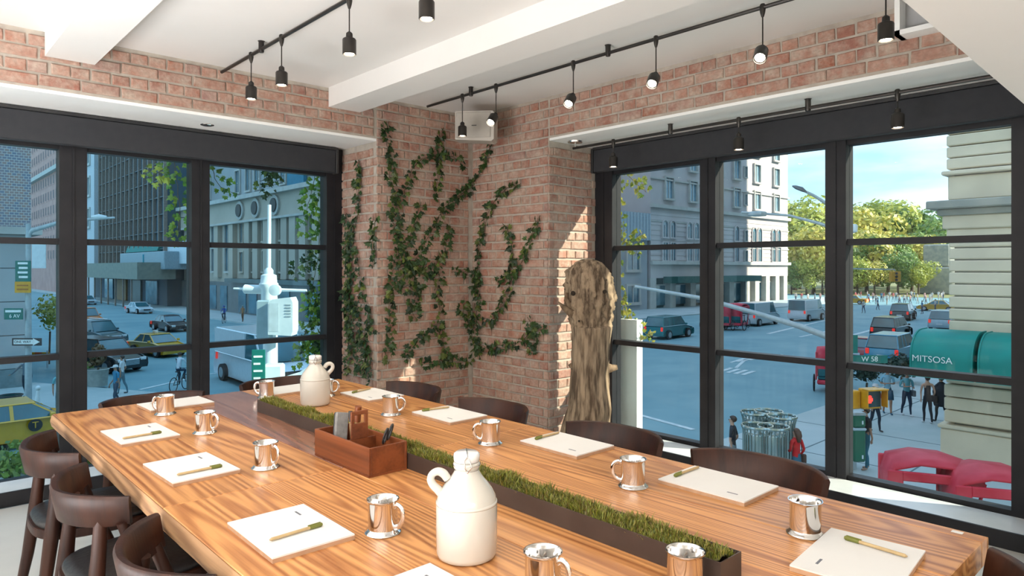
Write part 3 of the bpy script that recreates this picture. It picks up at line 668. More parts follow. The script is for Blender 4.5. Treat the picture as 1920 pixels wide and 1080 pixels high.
for i, (dx, dy, an) in enumerate(((.03, 2.25, 8), (.012, 2.235, -6), (.045, 2.285, 12))):
    m_ = thing('marker', ('wooden handled brush standing in the caddy behind the handle', 'kraft marker standing in the caddy', 'second kraft marker standing in the caddy')[i], 'marker', ((cx0+cx1)/2+dx, dy, TZ+.011))
    X = Matrix.Rotation(rad(an), 4, 'X')
    MB().tube([(0, 0, 0), (0, 0, .12)], .006, 10, X=X).build('barrel', KRAFT, m_, smooth=True)
    MB().tube([(0, 0, .12), (0, 0, .158+.02*(i == 0))], .0075+.005*(i == 0), 10, X=X).build('cap', (CADW, BLACKM, BLACKM)[i], m_, smooth=True)
s_ = thing('scissors', 'black handled scissors standing in the near end of the caddy', 'scissors', ((cx0+cx1)/2+.02, 2.07, TZ+.012))
for s in (-1, 1):
    X = Matrix.Rotation(rad(38), 4, 'Z') @ Matrix.Rotation(rad(18), 4, 'X') @ Matrix.Rotation(rad(7*s), 4, 'Y')
    MB().add([(-.006, -.001+s*.0012, 0), (.006, -.001+s*.0012, 0), (.008, s*.0012, .085), (-.008, s*.0012, .085), (-.006, .001+s*.0012, 0), (.006, .001+s*.0012, 0), (.008, .002+s*.0012, .085), (-.008, .002+s*.0012, .085)],
        [(0, 1, 2, 3), (7, 6, 5, 4), (0, 4, 5, 1), (3, 2, 6, 7), (1, 5, 6, 2), (0, 3, 7, 4)], X).build('blade', STEEL, s_)
    pts = [(s*.014+.015*math.cos(q), s*.0015, .112+.028*math.sin(q)) for q in [2*PI*k/20 for k in range(21)]]
    MB().tube(pts, .0038, 8, X=X).build('finger_loop', BLACKM, s_, smooth=True)
# small printed sticker marks on the near table corner
tag(MB().box((-.009, -.013, 0), (.009, .013, .0006)).build('table_sticker', PAPER, None, loc=(*P(1795, 998, TZ).xy, TZ)), 'tiny pale sticker on the near right table corner', 'sticker')

# ------------------------------------------------------------------ driftwood trunk
DW = M('driftwood', (.36, .26, .17), .85, rgb2=(.09, .058, .034), scale=30, stretch=(1, 1, .16), bump=1.0, detail=12, lo=.40, hi=.62)
DW2 = M('driftwood_burl', (.30, .21, .135), .9, rgb2=(.11, .07, .04), scale=30, stretch=(1, 1, .45), bump=1., detail=10, lo=.36, hi=.66)
base = Q(1100, 700, 5.05); bx, by = base.x, base.y
tr = thing('driftwood_trunk', 'weathered driftwood tree trunk with knobbly head standing by right window', 'tree trunk', (bx, by, 0))
def px_off(px): return (px-1100)*5.05/F
def pz(py): return CZ+(HZ-py)*5.05/F
prof = [(870, 1042, 1146), (845, 1046, 1140), (815, 1052, 1136), (790, 1060, 1142), (765, 1068, 1145), (740, 1072, 1142), (700, 1071, 1138), (660, 1072, 1142), (625, 1073, 1146), (600, 1070, 1148), (575, 1064, 1150), (550, 1062, 1151), (525, 1061, 1146), (505, 1066, 1138), (492, 1078, 1126), (486, 1092, 1112)]
b = MB(); n = 88; vs = []; rings = []
import bisect
ys = [p[0] for p in prof]
for i in range(131):
    y = 870+(486-870)*i/130
    for k in range(len(prof)-1):
        if prof[k][0] >= y >= prof[k+1][0]:
            f = (prof[k][0]-y)/(prof[k][0]-prof[k+1][0]); l = prof[k][1]*(1-f)+prof[k+1][1]*f; r_ = prof[k][2]*(1-f)+prof[k+1][2]*f; break
    rings.append((px_off((l+r_)/2), (r_-l)/2*5.05/F, pz(y)))
for (ox, rr, z) in rings:
    top = z > 1.02
    for k in range(n):
        a = 2*PI*k/n; c, s = math.cos(a), math.sin(a)
        q = Vector((c*2.2, s*2.2, z*1.5)); d = noise.noise(q*1.3)*.10+noise.noise(q*4)*.06
        q2 = Vector((c*9, s*9, z*3)); d += noise.noise(q2)*.07+noise.noise(Vector((c*14, s*14, z*2.5)))*.05 + (noise.noise(Vector((c*6, s*6, z*20)))*.16+noise.noise(Vector((c*14, s*14, z*40)))*.08 if top else 0)
        d += noise.noise(Vector((c*26, s*26, z*(60 if top else 7))))*(.06 if top else .035)-max(0, noise.noise(Vector((c*11, s*11, z*24+5)))-.25)*(.35 if top else 0)
        dep = .75 if top else 1
        rr2 = rr*(1+d)
        v = RT*(ox+rr2*c)+FW*(rr2*s*dep); vs.append((v.x, v.y, max(z, 0)))
fs = [(i*n+k, i*n+(k+1) % n, (i+1)*n+(k+1) % n, (i+1)*n+k) for i in range(130) for k in range(n)]+[tuple(130*n+k for k in range(n))]
cut = 34
b.mi = 0; b.add(vs, fs); b.m = [0 if (i//n) < 40 else 1 for i in range(len(fs))]
b.build('trunk', [DW, DW], tr, smooth='all')
def knob(pts, rs, nm='branch_stub'):
    pp = []
    for (px, py, dd) in pts:
        v = RT*px_off(px)+FW*dd; pp.append((v.x, v.y, pz(py)))
    b = MB().tube(pp, rs, 12)
    b.v = [tuple(Vector(p)*(1)+Vector(p).normalized()*noise.noise(Vector(p)*40)*.008) for p in b.v]
    b.build(nm, DW2, tr, smooth='all')
knob([(1085, 590, -.02), (1066, 584, -.06), (1054, 574, -.08), (1045, 564, -.09)], [.045, .028, .016, .006])
knob([(1062, 550, -.04), (1060, 562, -.06), (1070, 575, -.05)], [.014, .018, .03])
knob([(1130, 690, 0), (1146, 690, -.01), (1157, 688, -.01)], [.05, .03, .018])
knob([(1140, 545, 0), (1150, 556, 0), (1153, 566, 0)], [.03, .03, .015])
knob([(1078, 690, 0), (1069, 684, -.01), (1067, 682, -.01)], [.03, .018, .01])
for px, py, rr in ((1072, 549, .013), (1130, 546, .011), (1096, 528, .006), (1112, 575, .007), (1083, 600, .006)):
    v = RT*px_off(px)-FW*.11; 
    X = Matrix.Translation((v.x, v.y, pz(py))); 
    MB().ball((0, 0, 0), rr*1.4, 12, 8, X=X).build('knot_hole', M('knot_shadow', (.03, .018, .01), .95), tr, smooth='all')  # solid dark balls, the shade inside the holes put into their colour

# ------------------------------------------------------------------ ivy
def leaf_mesh(s, seed):
    r = random.Random(seed); out = [(0, 0), (.30, -.12), (.52, .08), (.30, .28), (.44, .58), (.18, .58), (0, 1.0), (-.18, .58), (-.44, .58), (-.30, .28), (-.52, .08), (-.30, -.12)]
    vs = [(0, .35, .06)]+[(x*(1+r.uniform(-.12, .12)), y, -abs(x)*.35+r.uniform(-.03, .05)) for x, y in out]
    vs = [(x*s, y*s, z*s) for x, y, z in vs]
    return MB().add(vs, [(0, i, i % 12+1) for i in range(1, 13)])
LM = {}
def lm(mat, i):
    if (mat.name, i) not in LM: LM[(mat.name, i)] = leaf_mesh((.045, .055, .036)[i], i).mesh('leaf', mat)
    return LM[(mat.name, i)]
def vine(label, pts3, nrm, mat=IVY, dens=.024, spread=.035, group=None, big=1., stuff=False, seed=0, droop=.0):
    r = random.Random(seed+hash(label) % 1 + len(pts3))
    nrm = Vector(nrm); org = pts3[0].copy()
    t = thing('ivy_vine', label, 'ivy', org, 0, group)
    path = []
    for a, c in zip(pts3[:-1], pts3[1:]):
        L = (c-a).length; k = max(1, int(L/.03))
        for i in range(k): path.append(a+(c-a)*i/k+Vector((r.uniform(-1, 1), r.uniform(-1, 1), r.uniform(-1, 1)))*.005+nrm*.012)
    path.append(pts3[-1]+nrm*.012)
    MB().tube([p-org for p in path], [.0032*(1-.5*i/len(path)) for i in range(len(path))], 5).build('stem', STEM, t, smooth='all')
    side = 1; tot = 0; mass = MB()
    side_v = None
    for a, c in zip(path[:-1], path[1:]):
        d = (c-a); L = d.length; d.normalize(); sv = d.cross(nrm).normalized(); tot += L
        while tot > dens:
            tot -= dens; side = -side
            f = r.random(); base = a+(c-a)*f
            off = sv*side*r.uniform(.0, spread)+nrm*r.uniform(.004, .03)
            up = (Vector((0, 0, -1))*r.uniform(.2, 1.1)+sv*side*r.uniform(.3, 1.2)+nrm*r.uniform(-.1, .4)).normalized()
            zz = (nrm+Vector((r.uniform(-.7, .7), r.uniform(-.7, .7), r.uniform(-.4, .8)))).normalized()
            yy = (up-zz*up.dot(zz)).normalized(); xx = yy.cross(zz)
            Mx = Matrix((xx, yy, zz)).transposed().to_4x4(); Mx = Mx @ Matrix.Scale(r.uniform(.7, 1.15)*big, 4); Mx.translation = base+off-org
            i = r.randrange(3)
            if stuff:
                me = leaf_mesh((.045, .055, .036)[i], i); mass.add(me.v, me.f, Mx)
            else:
                o = bpy.data.objects.new('leaf', lm(mat, i)); C.objects.link(o); o.parent = t; o.matrix_basis = Mx
    if stuff: o = mass.build('leaves', mat, t); o['kind'] = 'stuff'
    return t
EY, EX, ER = YW-.014, XW-.014, XP-.014
def wallpts(px_list):
    out = []
    for px, py in px_list:
        if px < 714: out.append(QX(px, py, ER-.012))
        elif px <= 887: out.append(QY(px, py, EY))
        else: out.append(QX(px, py, EX))
    return out
VN = [('tallest ivy strand on the pier, starting near the ceiling', [(716, 230), (725, 265), (734, 300), (728, 330), (740, 365), (730, 400)], 0),
 ('ivy strand continuing down the pier middle left', [(732, 400), (745, 460), (732, 520), (728, 570), (730, 615), (724, 680)], 0),
 ('short ivy strand left of the wall speaker', [(830, 240), (820, 275), (820, 300), (818, 345), (812, 375)], 0),
 ('ivy strand slanting left from below the wall speaker', [(820, 292), (790, 297), (770, 320), (757, 355), (738, 395)], 0),
 ('little yellowish ivy tip pointing right below the speaker', [(820, 288), (842, 292), (866, 306)], 0),
 ('long diagonal ivy strand from the speaker, part on right wall', [(925, 258), (915, 295), (895, 335), (888, 345)], 1),
 ('long diagonal ivy strand crossing down the left pier face', [(886, 347), (870, 360), (840, 380), (820, 405), (805, 440), (785, 475), (770, 500), (742, 522)], 0),
 ('ivy strand on the right wall with its tip at the top right', [(977, 345), (950, 355), (930, 375), (917, 400), (907, 435), (900, 470), (897, 510), (891, 545)], 1),
 ('hooked ivy strand in the middle of right brick wall', [(945, 420), (960, 440), (962, 480), (958, 512), (935, 532)], 1),
 ('rightmost rising ivy strand on the right brick wall', [(1015, 405), (1005, 435), (990, 470), (970, 510), (958, 545), (940, 580), (930, 600), (900, 606)], 1),
 ('ivy strand reaching right towards the window return, low', [(1027, 615), (1000, 620), (980, 640), (950, 650), (920, 656), (895, 640)], 1),
 ('small ivy twig at the low right end of the wall', [(992, 595), (1000, 618), (1005, 662)], 1),
 ('dense dark ivy knot at the wall corner', [(868, 560), (866, 590), (884, 615)], 0),
 ('dense dark ivy knot just right of the corner', [(892, 570), (896, 605), (890, 640), (905, 668)], 1),
 ('short level ivy strand towards the corner', [(845, 510), (880, 511)], 0),
 ('thick ivy tuft right of the corner at mid height', [(890, 512), (903, 520), (896, 545), (905, 572)], 1),
 ('hanging ivy strand below the diagonal strand', [(820, 470), (822, 520), (818, 550), (825, 592)], 0),
 ('low curving ivy strand on pier, left branch', [(832, 605), (810, 610), (790, 630), (770, 650), (752, 672)], 0),
 ('low curving ivy strand on pier, right branch', [(815, 612), (830, 640), (832, 662), (842, 684)], 0),
 ('level low ivy strand above the chairs', [(780, 681), (830, 676), (884, 679)], 0),
 ('ivy strand beside the main pier strand, upper', [(788, 378), (778, 410), (765, 450), (752, 482)], 0),
 ('small ivy strand near the corner at middle height', [(842, 420), (835, 460), (825, 492)], 0),
 ('ivy strand wandering over the pier centre', [(748, 400), (746, 440), (756, 480), (770, 520), (788, 545)], 0),
 ('ivy mat crossing the pier centre', [(742, 505), (765, 495), (790, 505), (812, 500), (790, 520)], 0),
 ('second ivy mat below the pier centre', [(740, 545), (762, 535), (785, 550), (765, 575), (780, 600)], 0),
 ('upper ivy strand on the left window return', [(675, 300), (676, 340), (674, 380), (672, 410), (662, 440), (654, 470)], 2),
 ('ivy strand slanting down the left window return', [(652, 400), (656, 430), (670, 480), (680, 520), (682, 560), (695, 590), (703, 625)], 2),
 ('ivy strand at the edge of the pier beside the return', [(708, 400), (705, 425), (700, 460), (704, 500)], 2),
 ('dense low ivy on the left return', [(655, 540), (664, 580), (656, 620), (664, 660), (680, 700)], 2),
 ('second dense low ivy on the left return', [(690, 600), (684, 640), (698, 680), (690, 715)], 2),
 ('ivy in the inner corner beside the window jamb', [(652, 440), (658, 500), (654, 560), (660, 640), (654, 700)], 2),
 ('dense ivy spray across the lower left return', [(660, 560), (675, 590), (672, 630), (690, 660), (684, 700)], 2),
 ('ivy curtain beside the jamb at mid height', [(648, 470), (662, 520), (650, 560), (656, 610)], 2)]
for i, (lab, px, k) in enumerate(VN):
    dense = .0125 if 'dense' in lab or 'tallest' in lab or 'tuft' in lab or 'mat' in lab else .016
    vine(lab, wallpts([(min(p[0], 712), p[1]) for p in px] if k == 2 else px), [(0, -1, 0), (-1, 0, 0), (-1, 0, 0)][k], IVY, dense, .05 if 'dense' in lab or 'mat' in lab else .034, 'ivy strands on the brick corner', 1.12, seed=i)
# climbing outside the left window
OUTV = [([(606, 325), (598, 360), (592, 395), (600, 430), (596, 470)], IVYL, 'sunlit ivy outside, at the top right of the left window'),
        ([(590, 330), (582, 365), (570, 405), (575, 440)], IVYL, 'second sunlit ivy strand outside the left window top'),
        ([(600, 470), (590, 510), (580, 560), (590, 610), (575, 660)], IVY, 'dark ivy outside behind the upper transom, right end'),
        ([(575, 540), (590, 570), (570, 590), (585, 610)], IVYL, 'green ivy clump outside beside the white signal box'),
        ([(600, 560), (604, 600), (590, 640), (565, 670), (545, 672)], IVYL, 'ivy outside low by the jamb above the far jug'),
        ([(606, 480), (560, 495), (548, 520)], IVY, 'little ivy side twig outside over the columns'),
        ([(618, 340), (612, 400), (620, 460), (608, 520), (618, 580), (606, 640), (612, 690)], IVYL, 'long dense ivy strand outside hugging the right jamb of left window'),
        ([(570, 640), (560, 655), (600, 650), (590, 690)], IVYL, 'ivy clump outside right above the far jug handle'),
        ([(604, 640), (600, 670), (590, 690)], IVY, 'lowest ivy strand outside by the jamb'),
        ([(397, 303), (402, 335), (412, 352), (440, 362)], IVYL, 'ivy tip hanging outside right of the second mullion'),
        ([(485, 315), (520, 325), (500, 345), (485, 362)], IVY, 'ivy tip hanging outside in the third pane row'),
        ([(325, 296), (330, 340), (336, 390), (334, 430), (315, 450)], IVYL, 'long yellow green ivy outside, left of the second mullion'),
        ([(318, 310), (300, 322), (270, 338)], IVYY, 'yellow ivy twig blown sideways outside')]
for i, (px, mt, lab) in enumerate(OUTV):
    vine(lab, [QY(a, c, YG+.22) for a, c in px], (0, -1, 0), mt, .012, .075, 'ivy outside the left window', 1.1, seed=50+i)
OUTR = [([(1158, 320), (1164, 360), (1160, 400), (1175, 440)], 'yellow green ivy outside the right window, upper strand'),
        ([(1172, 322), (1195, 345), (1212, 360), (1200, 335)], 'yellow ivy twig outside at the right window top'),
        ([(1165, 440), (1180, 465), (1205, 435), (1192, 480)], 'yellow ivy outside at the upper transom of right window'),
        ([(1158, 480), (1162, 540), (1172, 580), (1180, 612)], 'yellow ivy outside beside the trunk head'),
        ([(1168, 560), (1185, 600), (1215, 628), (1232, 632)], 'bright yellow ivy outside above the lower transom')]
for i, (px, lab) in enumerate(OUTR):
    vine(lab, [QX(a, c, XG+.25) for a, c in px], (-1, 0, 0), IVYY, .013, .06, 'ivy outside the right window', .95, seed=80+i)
# pale trim post outside the right window by the pier
struct(MB().box((XG+.16, 3.53, -1), (XG+.24, 3.75, 1.0)).build('trim_8', SOFF))
# ================================================================== OUTSIDE
GZ = -4.4
ASPH = M('asphalt', (.13, .27, .31), .75, rgb2=(.20, .34, .37), scale=.35, detail=9, lo=.3, hi=.7)
PAVE = M('pavement', (.36, .43, .43), .8, rgb2=(.45, .50, .50), scale=.6, detail=8)
LINE = M('road_paint', (.62, .68, .68), .7, rgb2=(.42, .5, .52), scale=3)
SHOES = M('shoe_dark', (.03, .03, .03), .6)
struct(MB().box((-120, -60, GZ-.5), (420, 420, GZ)).build('ground', ASPH))
def slab(name, poly, z0, z1, mat):
    n = len(poly); b = MB(); b.add([(x, y, z0) for x, y in poly]+[(x, y, z1) for x, y in poly], [tuple(range(n-1, -1, -1)), tuple(range(n, 2*n))]+[(i, (i+1) % n, n+(i+1) % n, n+i) for i in range(n)])
    return b
KB = .13
for poly in ([(12.5, -20), (133, -20), (133, 11.8), (19, 11.8), (12.5, 8.5)],          # pavement of the stone building corner
             [(33, 46), (135, 46), (135, 56), (33, 60)], [(27.5, 52), (33.2, 52), (33.2, 260), (27.5, 260)],
             [(-40, 30.5), (9.5, 30.5), (9.5, 33.5), (5.6, 41), (-40, 41)], [(-6, 5.8), (12, 5.8), (9, 22.5), (-14, 22.5)], [(5.0, 5.8), (12, -20), (4.8, -20)]):
    struct(slab('pavement', poly, GZ-.1, GZ+KB, PAVE).build('pavement', PAVE))
# pavement joints
b = MB()
for k in range(9): b.box((13+k*4, -4, GZ+KB), (13.05+k*4, 11.6, GZ+KB+.004))
for k in range(5): b.box((13, -3+k*3.1, GZ+KB), (60, -2.95+k*3.1, GZ+KB+.004))
tag(b.build('pavement_joint', M('joint', (.12, .17, .18), .9)), kind='structure')
# road markings
b = MB()
def strip(a, c, w_=.15):
    A, B = P(*a), P(*c); d = (B-A); d.z = 0; n_ = Vector((-d.y, d.x, 0)).normalized()*w_
    b.add([(A-n_)+Vector((0, 0, .012)), (B-n_)+Vector((0, 0, .012)), (B+n_)+Vector((0, 0, .012)), (A+n_)+Vector((0, 0, .012))], [(0, 1, 2, 3)])
strip((1176, 772), (1300, 806), .12); strip((1270, 895), (1345, 800), .15); strip((1380, 690), (1400, 672), .1)
for k in range(7): strip((1370+k*12, 680-k*1.5), (1395+k*12, 672-k*1.2), .10)
for k in range(4): strip((1350+k*14, 697+k*2), (1372+k*14, 690+k*2), .13)
strip((1440, 626), (1550, 600), .18); strip((1500, 632), (1556, 620), .15); strip((1600, 628), (1660, 612), .2)
strip((262, 731), (362, 708), .12); strip((362, 705), (405, 700), .1); strip((1745, 640), (1800, 620), .2)
struct(b.build('road_marking', LINE))
# own building above and below the room (solid block, seen only through its shade)
struct(MB().box((-30, -30, CEIL+.12), (XG+.17, YG+.17, 14)).box((-30, -30, GZ), (XG+.17, YG+.17, -.14)).build('upper_storeys', M('limestone', (.45, .42, .37), .8)))

# ------------------------------------------------------------------ buildings
GL = M('facade_glass', (.03, .09, .12), .12, rgb2=(.10, .22, .28), scale=.5, spec=.8)
GLL = M('pale_facade_glass', (.28, .42, .5), .15, rgb2=(.10, .2, .26), scale=.4, spec=.8)
TRIMC = M('cast_stone', (.52, .50, .46), .8, rgb2=(.44, .42, .38), scale=1)
def win_meshes(nm, w_, h, fm, gm, arch=False, axis='y', depth=.22):
    """window proud of wall facing -axis"""
    fr = MB(); gl = MB(); d = depth; t = w_*.09+.04
    def bx(b, u0, u1, z0, z1, d0, d1):
        if axis == 'y': b.box((u0, -d1, z0), (u1, -d0, z1))
        else: b.box((-d1, u0, z0), (-d0, u1, z1))
    bx(fr, -w_/2-t, -w_/2, 0, h, 0, d); bx(fr, w_/2, w_/2+t, 0, h, 0, d); bx(fr, -w_/2-t*1.3, w_/2+t*1.3, -t*1.4, 0, 0, d*1.3)
    bx(fr, -t*.25, t*.25, 0, h, .03, .1)
    if arch:
        n = 8; r0, r1 = w_/2, w_/2+t
        for i in range(n):
            a0, a1 = PI*i/n, PI*(i+1)/n
            q = [(r0*math.cos(a0), h+r0*math.sin(a0)), (r1*math.cos(a0), h+r1*math.sin(a0)), (r1*math.cos(a1), h+r1*math.sin(a1)), (r0*math.cos(a1), h+r0*math.sin(a1))]
            vv = [((u, -0., z) if axis == 'y' else (0, u, z)) for u, z in q]+[((u, -d, z) if axis == 'y' else (-d, u, z)) for u, z in q]
            fr.add(vv, [(4, 5, 6, 7), (0, 1, 5, 4), (2, 3, 7, 6), (1, 2, 6, 5), (3, 0, 4, 7)])
        pts = [(r0*math.cos(PI*i/n), h+r0*math.sin(PI*i/n)) for i in range(n+1)]
        gl.add([((u, -.02, z) if axis == 'y' else (-.02, u, z)) for u, z in pts], [tuple(range(n+1))])
    else:
        bx(fr, -w_/2-t, w_/2+t, h, h+t, 0, d)
    bx(gl, -w_/2, w_/2, 0, h, 0, .02)
    return fr.mesh('window', fm), gl.mesh('pane', gm)
def place(ms, parent, loc):
    f = inst('window', ms[0], parent, loc); inst('pane', ms[1], f); return f
# --- right: pale apartment block along y=YB
YB = 55.6
apt = thing('apartment_block', 'tall pale stone apartment block with arched windows seen through right window', 'building', (77.8, YB, GZ))
AW = M('pale_stone_wall', (.56, .50, .48), .85, rgb2=(.48, .42, .41), scale=.25, detail=8)
ox, oz = 77.8, GZ
def lx(px): return QY(px, 400, YB).x-ox
def lz(px, py): return QY(px, py, YB).z-oz
XR = lx(1477)
MB().box((0, 0, 4.4), (XR, 25, 46)).build('wall', AW, apt)
for z, dpt, hh, nm in ((14.2, .5, .5, 'cornice'), (18.2, .25, .22, 'band'), (6.3, .5, .5, 'cornice'), (26.3, .3, .3, 'band'), (9.0, .12, .15, 'band'), (12.3, .12, .15, 'band')):
    MB().box((-.2, -dpt, z), (XR+.3, 0, z+hh)).build(nm, TRIMC, apt)
for k in range(11): MB().box((-.02, -.05, 6.9+k*.7), (XR+.02, 0, 7.3+k*.7)).build('stone_course', AW, apt)
Wd = win_meshes('w', 1.9, 2.9, TRIMC, GLL, depth=.35); Ws = win_meshes('w', .8, 1.7, TRIMC, GL); Wa = win_meshes('w', 1.25, 1.7, AW, GL, True, depth=.2); Wt = win_meshes('w', 1.25, 2.5, AW, GL, depth=.2)
cols = [1253, 1298, 1347, 1380, 1418, 1454]
for z in (15.7, 20.2, 24.6, 29.0, 33.4):
    for c in cols: place(Wd, apt, (lx(c), 0, z))
    place(Ws, apt, (lx(1397), 0, z+.5))
for c in cols:
    for s in (-1, 1):
        if c in (1347, 1380) and s > 0: continue
        place(Wa, apt, (lx(c)+s*(.95 if c not in (1347, 1380) else 0), -.055, 10.2)); place(Wt, apt, (lx(c)+s*(.95 if c not in (1347, 1380) else 0), -.055, 7.0-.1))
place(Ws, apt, (lx(1397), -.055, 10.2)); place(Ws, apt, (lx(1397), -.055, 6.9))
SHOP = M('dark_shopfront', (.05, .08, .08), .4, rgb2=(.09, .13, .13), scale=.6)
MB().box((.3, 1.2, 0), (XR-.3, 24, 4.4)).build('shopfront', SHOP, apt)
for px in (1225, 1262, 1300, 1340, 1372, 1402, 1420, 1440, 1458, 1473): MB().box((lx(px)-.7, 0, 0), (lx(px)+.7, 1.4, 4.4)).build('pilaster', TRIMC, apt)
for a, c in ((1232, 1258), (1267, 1295), (1305, 1335), (1345, 1368), (1376, 1399), (1424, 1437), (1443, 1456)):
    p = MB().box((lx(a), .9, .5), (lx(c), 1.15, 3.3)).build('shop_window', GL, apt); MB().box((lx(a), .8, 3.3), (lx(c), 1.2, 3.5)).build('lintel', TRIMC, p)
AWN = M('dark_green_canvas', (.03, .09, .08), .8, rgb2=(.04, .12, .10), scale=2)
aw = tag(MB().prism([(0, 0), (24, 0), (24, .9), (0, .9)], -2.4, 0).build('shop_awning', AWN, None, loc=(ox+3, YB-.05, GZ+3.7)), 'long dark green shop awning at the foot of the pale apartment block', 'awning')
# --- low ribbed building at its left
lowb = thing('low_building', 'low grey building with ribbed metal top left of apartment block', 'building', (50, YB+.2, GZ))
RIB = M('ribbed_zinc', (.36, .42, .46), .5, rgb2=(.42, .48, .52))
MB().box((12, 0, 0), (27.3, 18, 9.6)).build('wall', M('grey_render', (.34, .36, .37), .9, rgb2=(.40, .42, .43), scale=.3), lowb)
MB().box((12, -.4, 9.6), (27.5, 18, 13.3)).build('ribbed_top', RIB, lowb)
for k in range(21): MB().box((27.2-k*.7, -.5, 9.6), (27.4-k*.7, -.4, 13.3)).build('rib', RIB, lowb)
Wl = win_meshes('w', 2.6, 2.2, TRIMC, GL)
for k in range(3):
    for z in (1.2, 5.6): place(Wl, lowb, (24-k*4.3, 0, z))
bk = thing('rear_building', 'light building rising behind the ribbed low building', 'building', (62, YB+19, GZ))
MB().box((0, 0, 0), (15, 14, 44)).build('wall', M('light_render', (.60, .58, .58), .9), bk)
for k in range(3):
    for j in range(6): place(Wd, bk, (12.5-k*5, 0, 16+j*4.4))

# --- right: banded stone corner building
STN = M('banded_limestone', (.78, .66, .48), .85, rgb2=(.66, .56, .41), scale=.8, detail=8)
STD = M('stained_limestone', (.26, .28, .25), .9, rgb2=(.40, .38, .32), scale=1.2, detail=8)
sb = thing('stone_corner_building', 'banded limestone corner of an old building at the right', 'building', (23.3, 5.95, GZ))
MB().box((.12, -22, 0), (110, -.12, 62)).build('core', STD, sb)  # unseen bulk, length and height shaped to shade street and apartment block
def sz(py): return CZ+(HZ-py)*20.3/F-GZ
def course(nm, z0, z1, out, mat=STN, b_=.03): MB().bbox((-out, -22, z0), (30, out, z1), b_).build(nm, mat, sb)
course('plinth', 0, sz(800)-.02, .18); course('plinth_cap', sz(800), sz(793), .24)
zz = sz(790)

for py in (790, 766, 742): course('base_block', sz(py)+.02, sz(py-24)-.015, .10)
for py in (718, 700, 682, 664, 642): course('stone_course', sz(py)+.03, sz(py-18)-.01, .06)
for k in range(10):
    z = sz(645)+k*(sz(475)-sz(645))/7.6
    if z > sz(452): break
    course('stone_course', z+.035, z+(sz(475)-sz(645))/7.6-.0, .0)
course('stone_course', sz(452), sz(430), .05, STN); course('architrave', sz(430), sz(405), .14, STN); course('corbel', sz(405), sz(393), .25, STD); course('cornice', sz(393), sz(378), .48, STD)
course('parapet_block', sz(376), sz(332), .02, STN); course('ledge', sz(330), sz(322), .16, STN)
for k in range(16):
    z = sz(320)+k*.345
    course('stone_course', z+.02, z+.335, .05)
MB().box((-.07, -2.6, sz(318)), (-.03, -1.55, sz(150))).build('brick_panel', M('red_brick_field', (.33, .13, .09), .9, rgb2=(.26, .1, .07), scale=4), sb)
# awnings
GRN = M('green_canvas', (.0, .26, .215), .6, rgb2=(.005, .21, .18), scale=1.2)
def awning(lab, y0, y1, txt=False):
    t = thing('door_awning', lab, 'awning', (23.2, (y0+y1)/2, -1.5))
    h = (y1-y0)/2; prof = []
    D, Ht = 1.5, 1.12
    b = MB(); n = 10
    arc = [(-D, 0), (-D, .35)]+[(-D+D*.62*(1-math.cos(PI/2*i/n)), .35+(Ht-.35)*math.sin(PI/2*i/n)) for i in range(1, n+1)]+[(0, Ht), (0, 0)]
    b.prism(arc, -h+.05, h-.05); b.build('canopy', GRN, t, smooth=30)
    b = MB(); 
    for yy in (-h+.03, h-.07): b.prism([(x_*1.015, z_*1.02) for x_, z_ in arc], yy, yy+.04)
    b.build('end_hoop', GRN, t, smooth=30)
    MB().box((-D-.01, -h, -.16), (-D+.02, h, 0)).box((-D, h-.02, -.16), (0, h, 0)).build('valance', M('light_green_canvas', (.05, .42, .36), .6), t)
    if txt: text('MITSOSA', .25, M('white_lettering', (.85, .88, .85), .6), t, (-D-.04, .20, .36), (PI/2, 0, -PI/2), ext=.003)
    return t
awning('green canvas awning with white MITSOSA lettering', 4.95, 6.55, True)
awning('plain green canvas awning at the right frame edge', 3.1, 4.9)

# --- left: beige classical building, plane x=XB facing -X
XB = 33.2
be = thing('beige_civic_building', 'beige stone building with columns and round medallions', 'building', (XB, 58, GZ))
BG = M('beige_limestone', (.50, .43, .35), .85, rgb2=(.42, .36, .29), scale=.3, detail=8)
oy = 58
def ly(px): return QX(px, 400, XB).y-oy
def lzx(px, py): return QX(px, py, XB).z-GZ
YE = ly(345); ztop_f = lzx(480, 372); zbot_f = lzx(480, 412)
MB().box((0, -4, 0), (25, YE, zbot_f)).build('wall', BG, be)
MB().box((-.5, -4, zbot_f), (25, YE, ztop_f)).build('frieze', BG, be)
MB().box((-1.1, -4.2, ztop_f), (25, YE+.3, ztop_f+.5)).build('cornice', TRIMC, be)
MB().box((-.8, -4, zbot_f-.25), (25, YE, zbot_f)).build('string_course', TRIMC, be)
MB().box((3, -4, ztop_f+.5), (25, YE, 36)).build('upper_wall', M('grey_stone_upper', (.36, .37, .37), .85, rgb2=(.31, .32, .33), scale=.3), be)
for i, px in enumerate((459, 489, 525)):
    y = ly(px)
    m_ = MB().tube([(-.75, y, (ztop_f+zbot_f)/2), (-.5, y, (ztop_f+zbot_f)/2)], 1.15, 20).build('medallion', TRIMC, be); 
    MB().tube([(-.9, y, (ztop_f+zbot_f)/2), (-.74, y, (ztop_f+zbot_f)/2)], .8, 12).build('boss', M('dark_relief', (.10, .09, .08), .8), m_)
for px in (412, 440, 470, 486, 506, 520, 540, 556, 575, 600):
    y = ly(px)
    MB().box((-.55, y-.75, 4.6), (0, y+.75, zbot_f-.25)).build('pilaster', BG, be)
WB = win_meshes('w', 1.5, 3.0, TRIMC, GL, axis='x'); WC = win_meshes('w', 1.2, 2.4, BG, GL, axis='x')
for px in (356, 403, 428, 455, 478, 498, 513, 531, 548, 566, 588):
    for z in (5.4, 9.6): place(WC if px > 450 else WB, be, (-.01, ly(px), z if z+3 < zbot_f else 9))
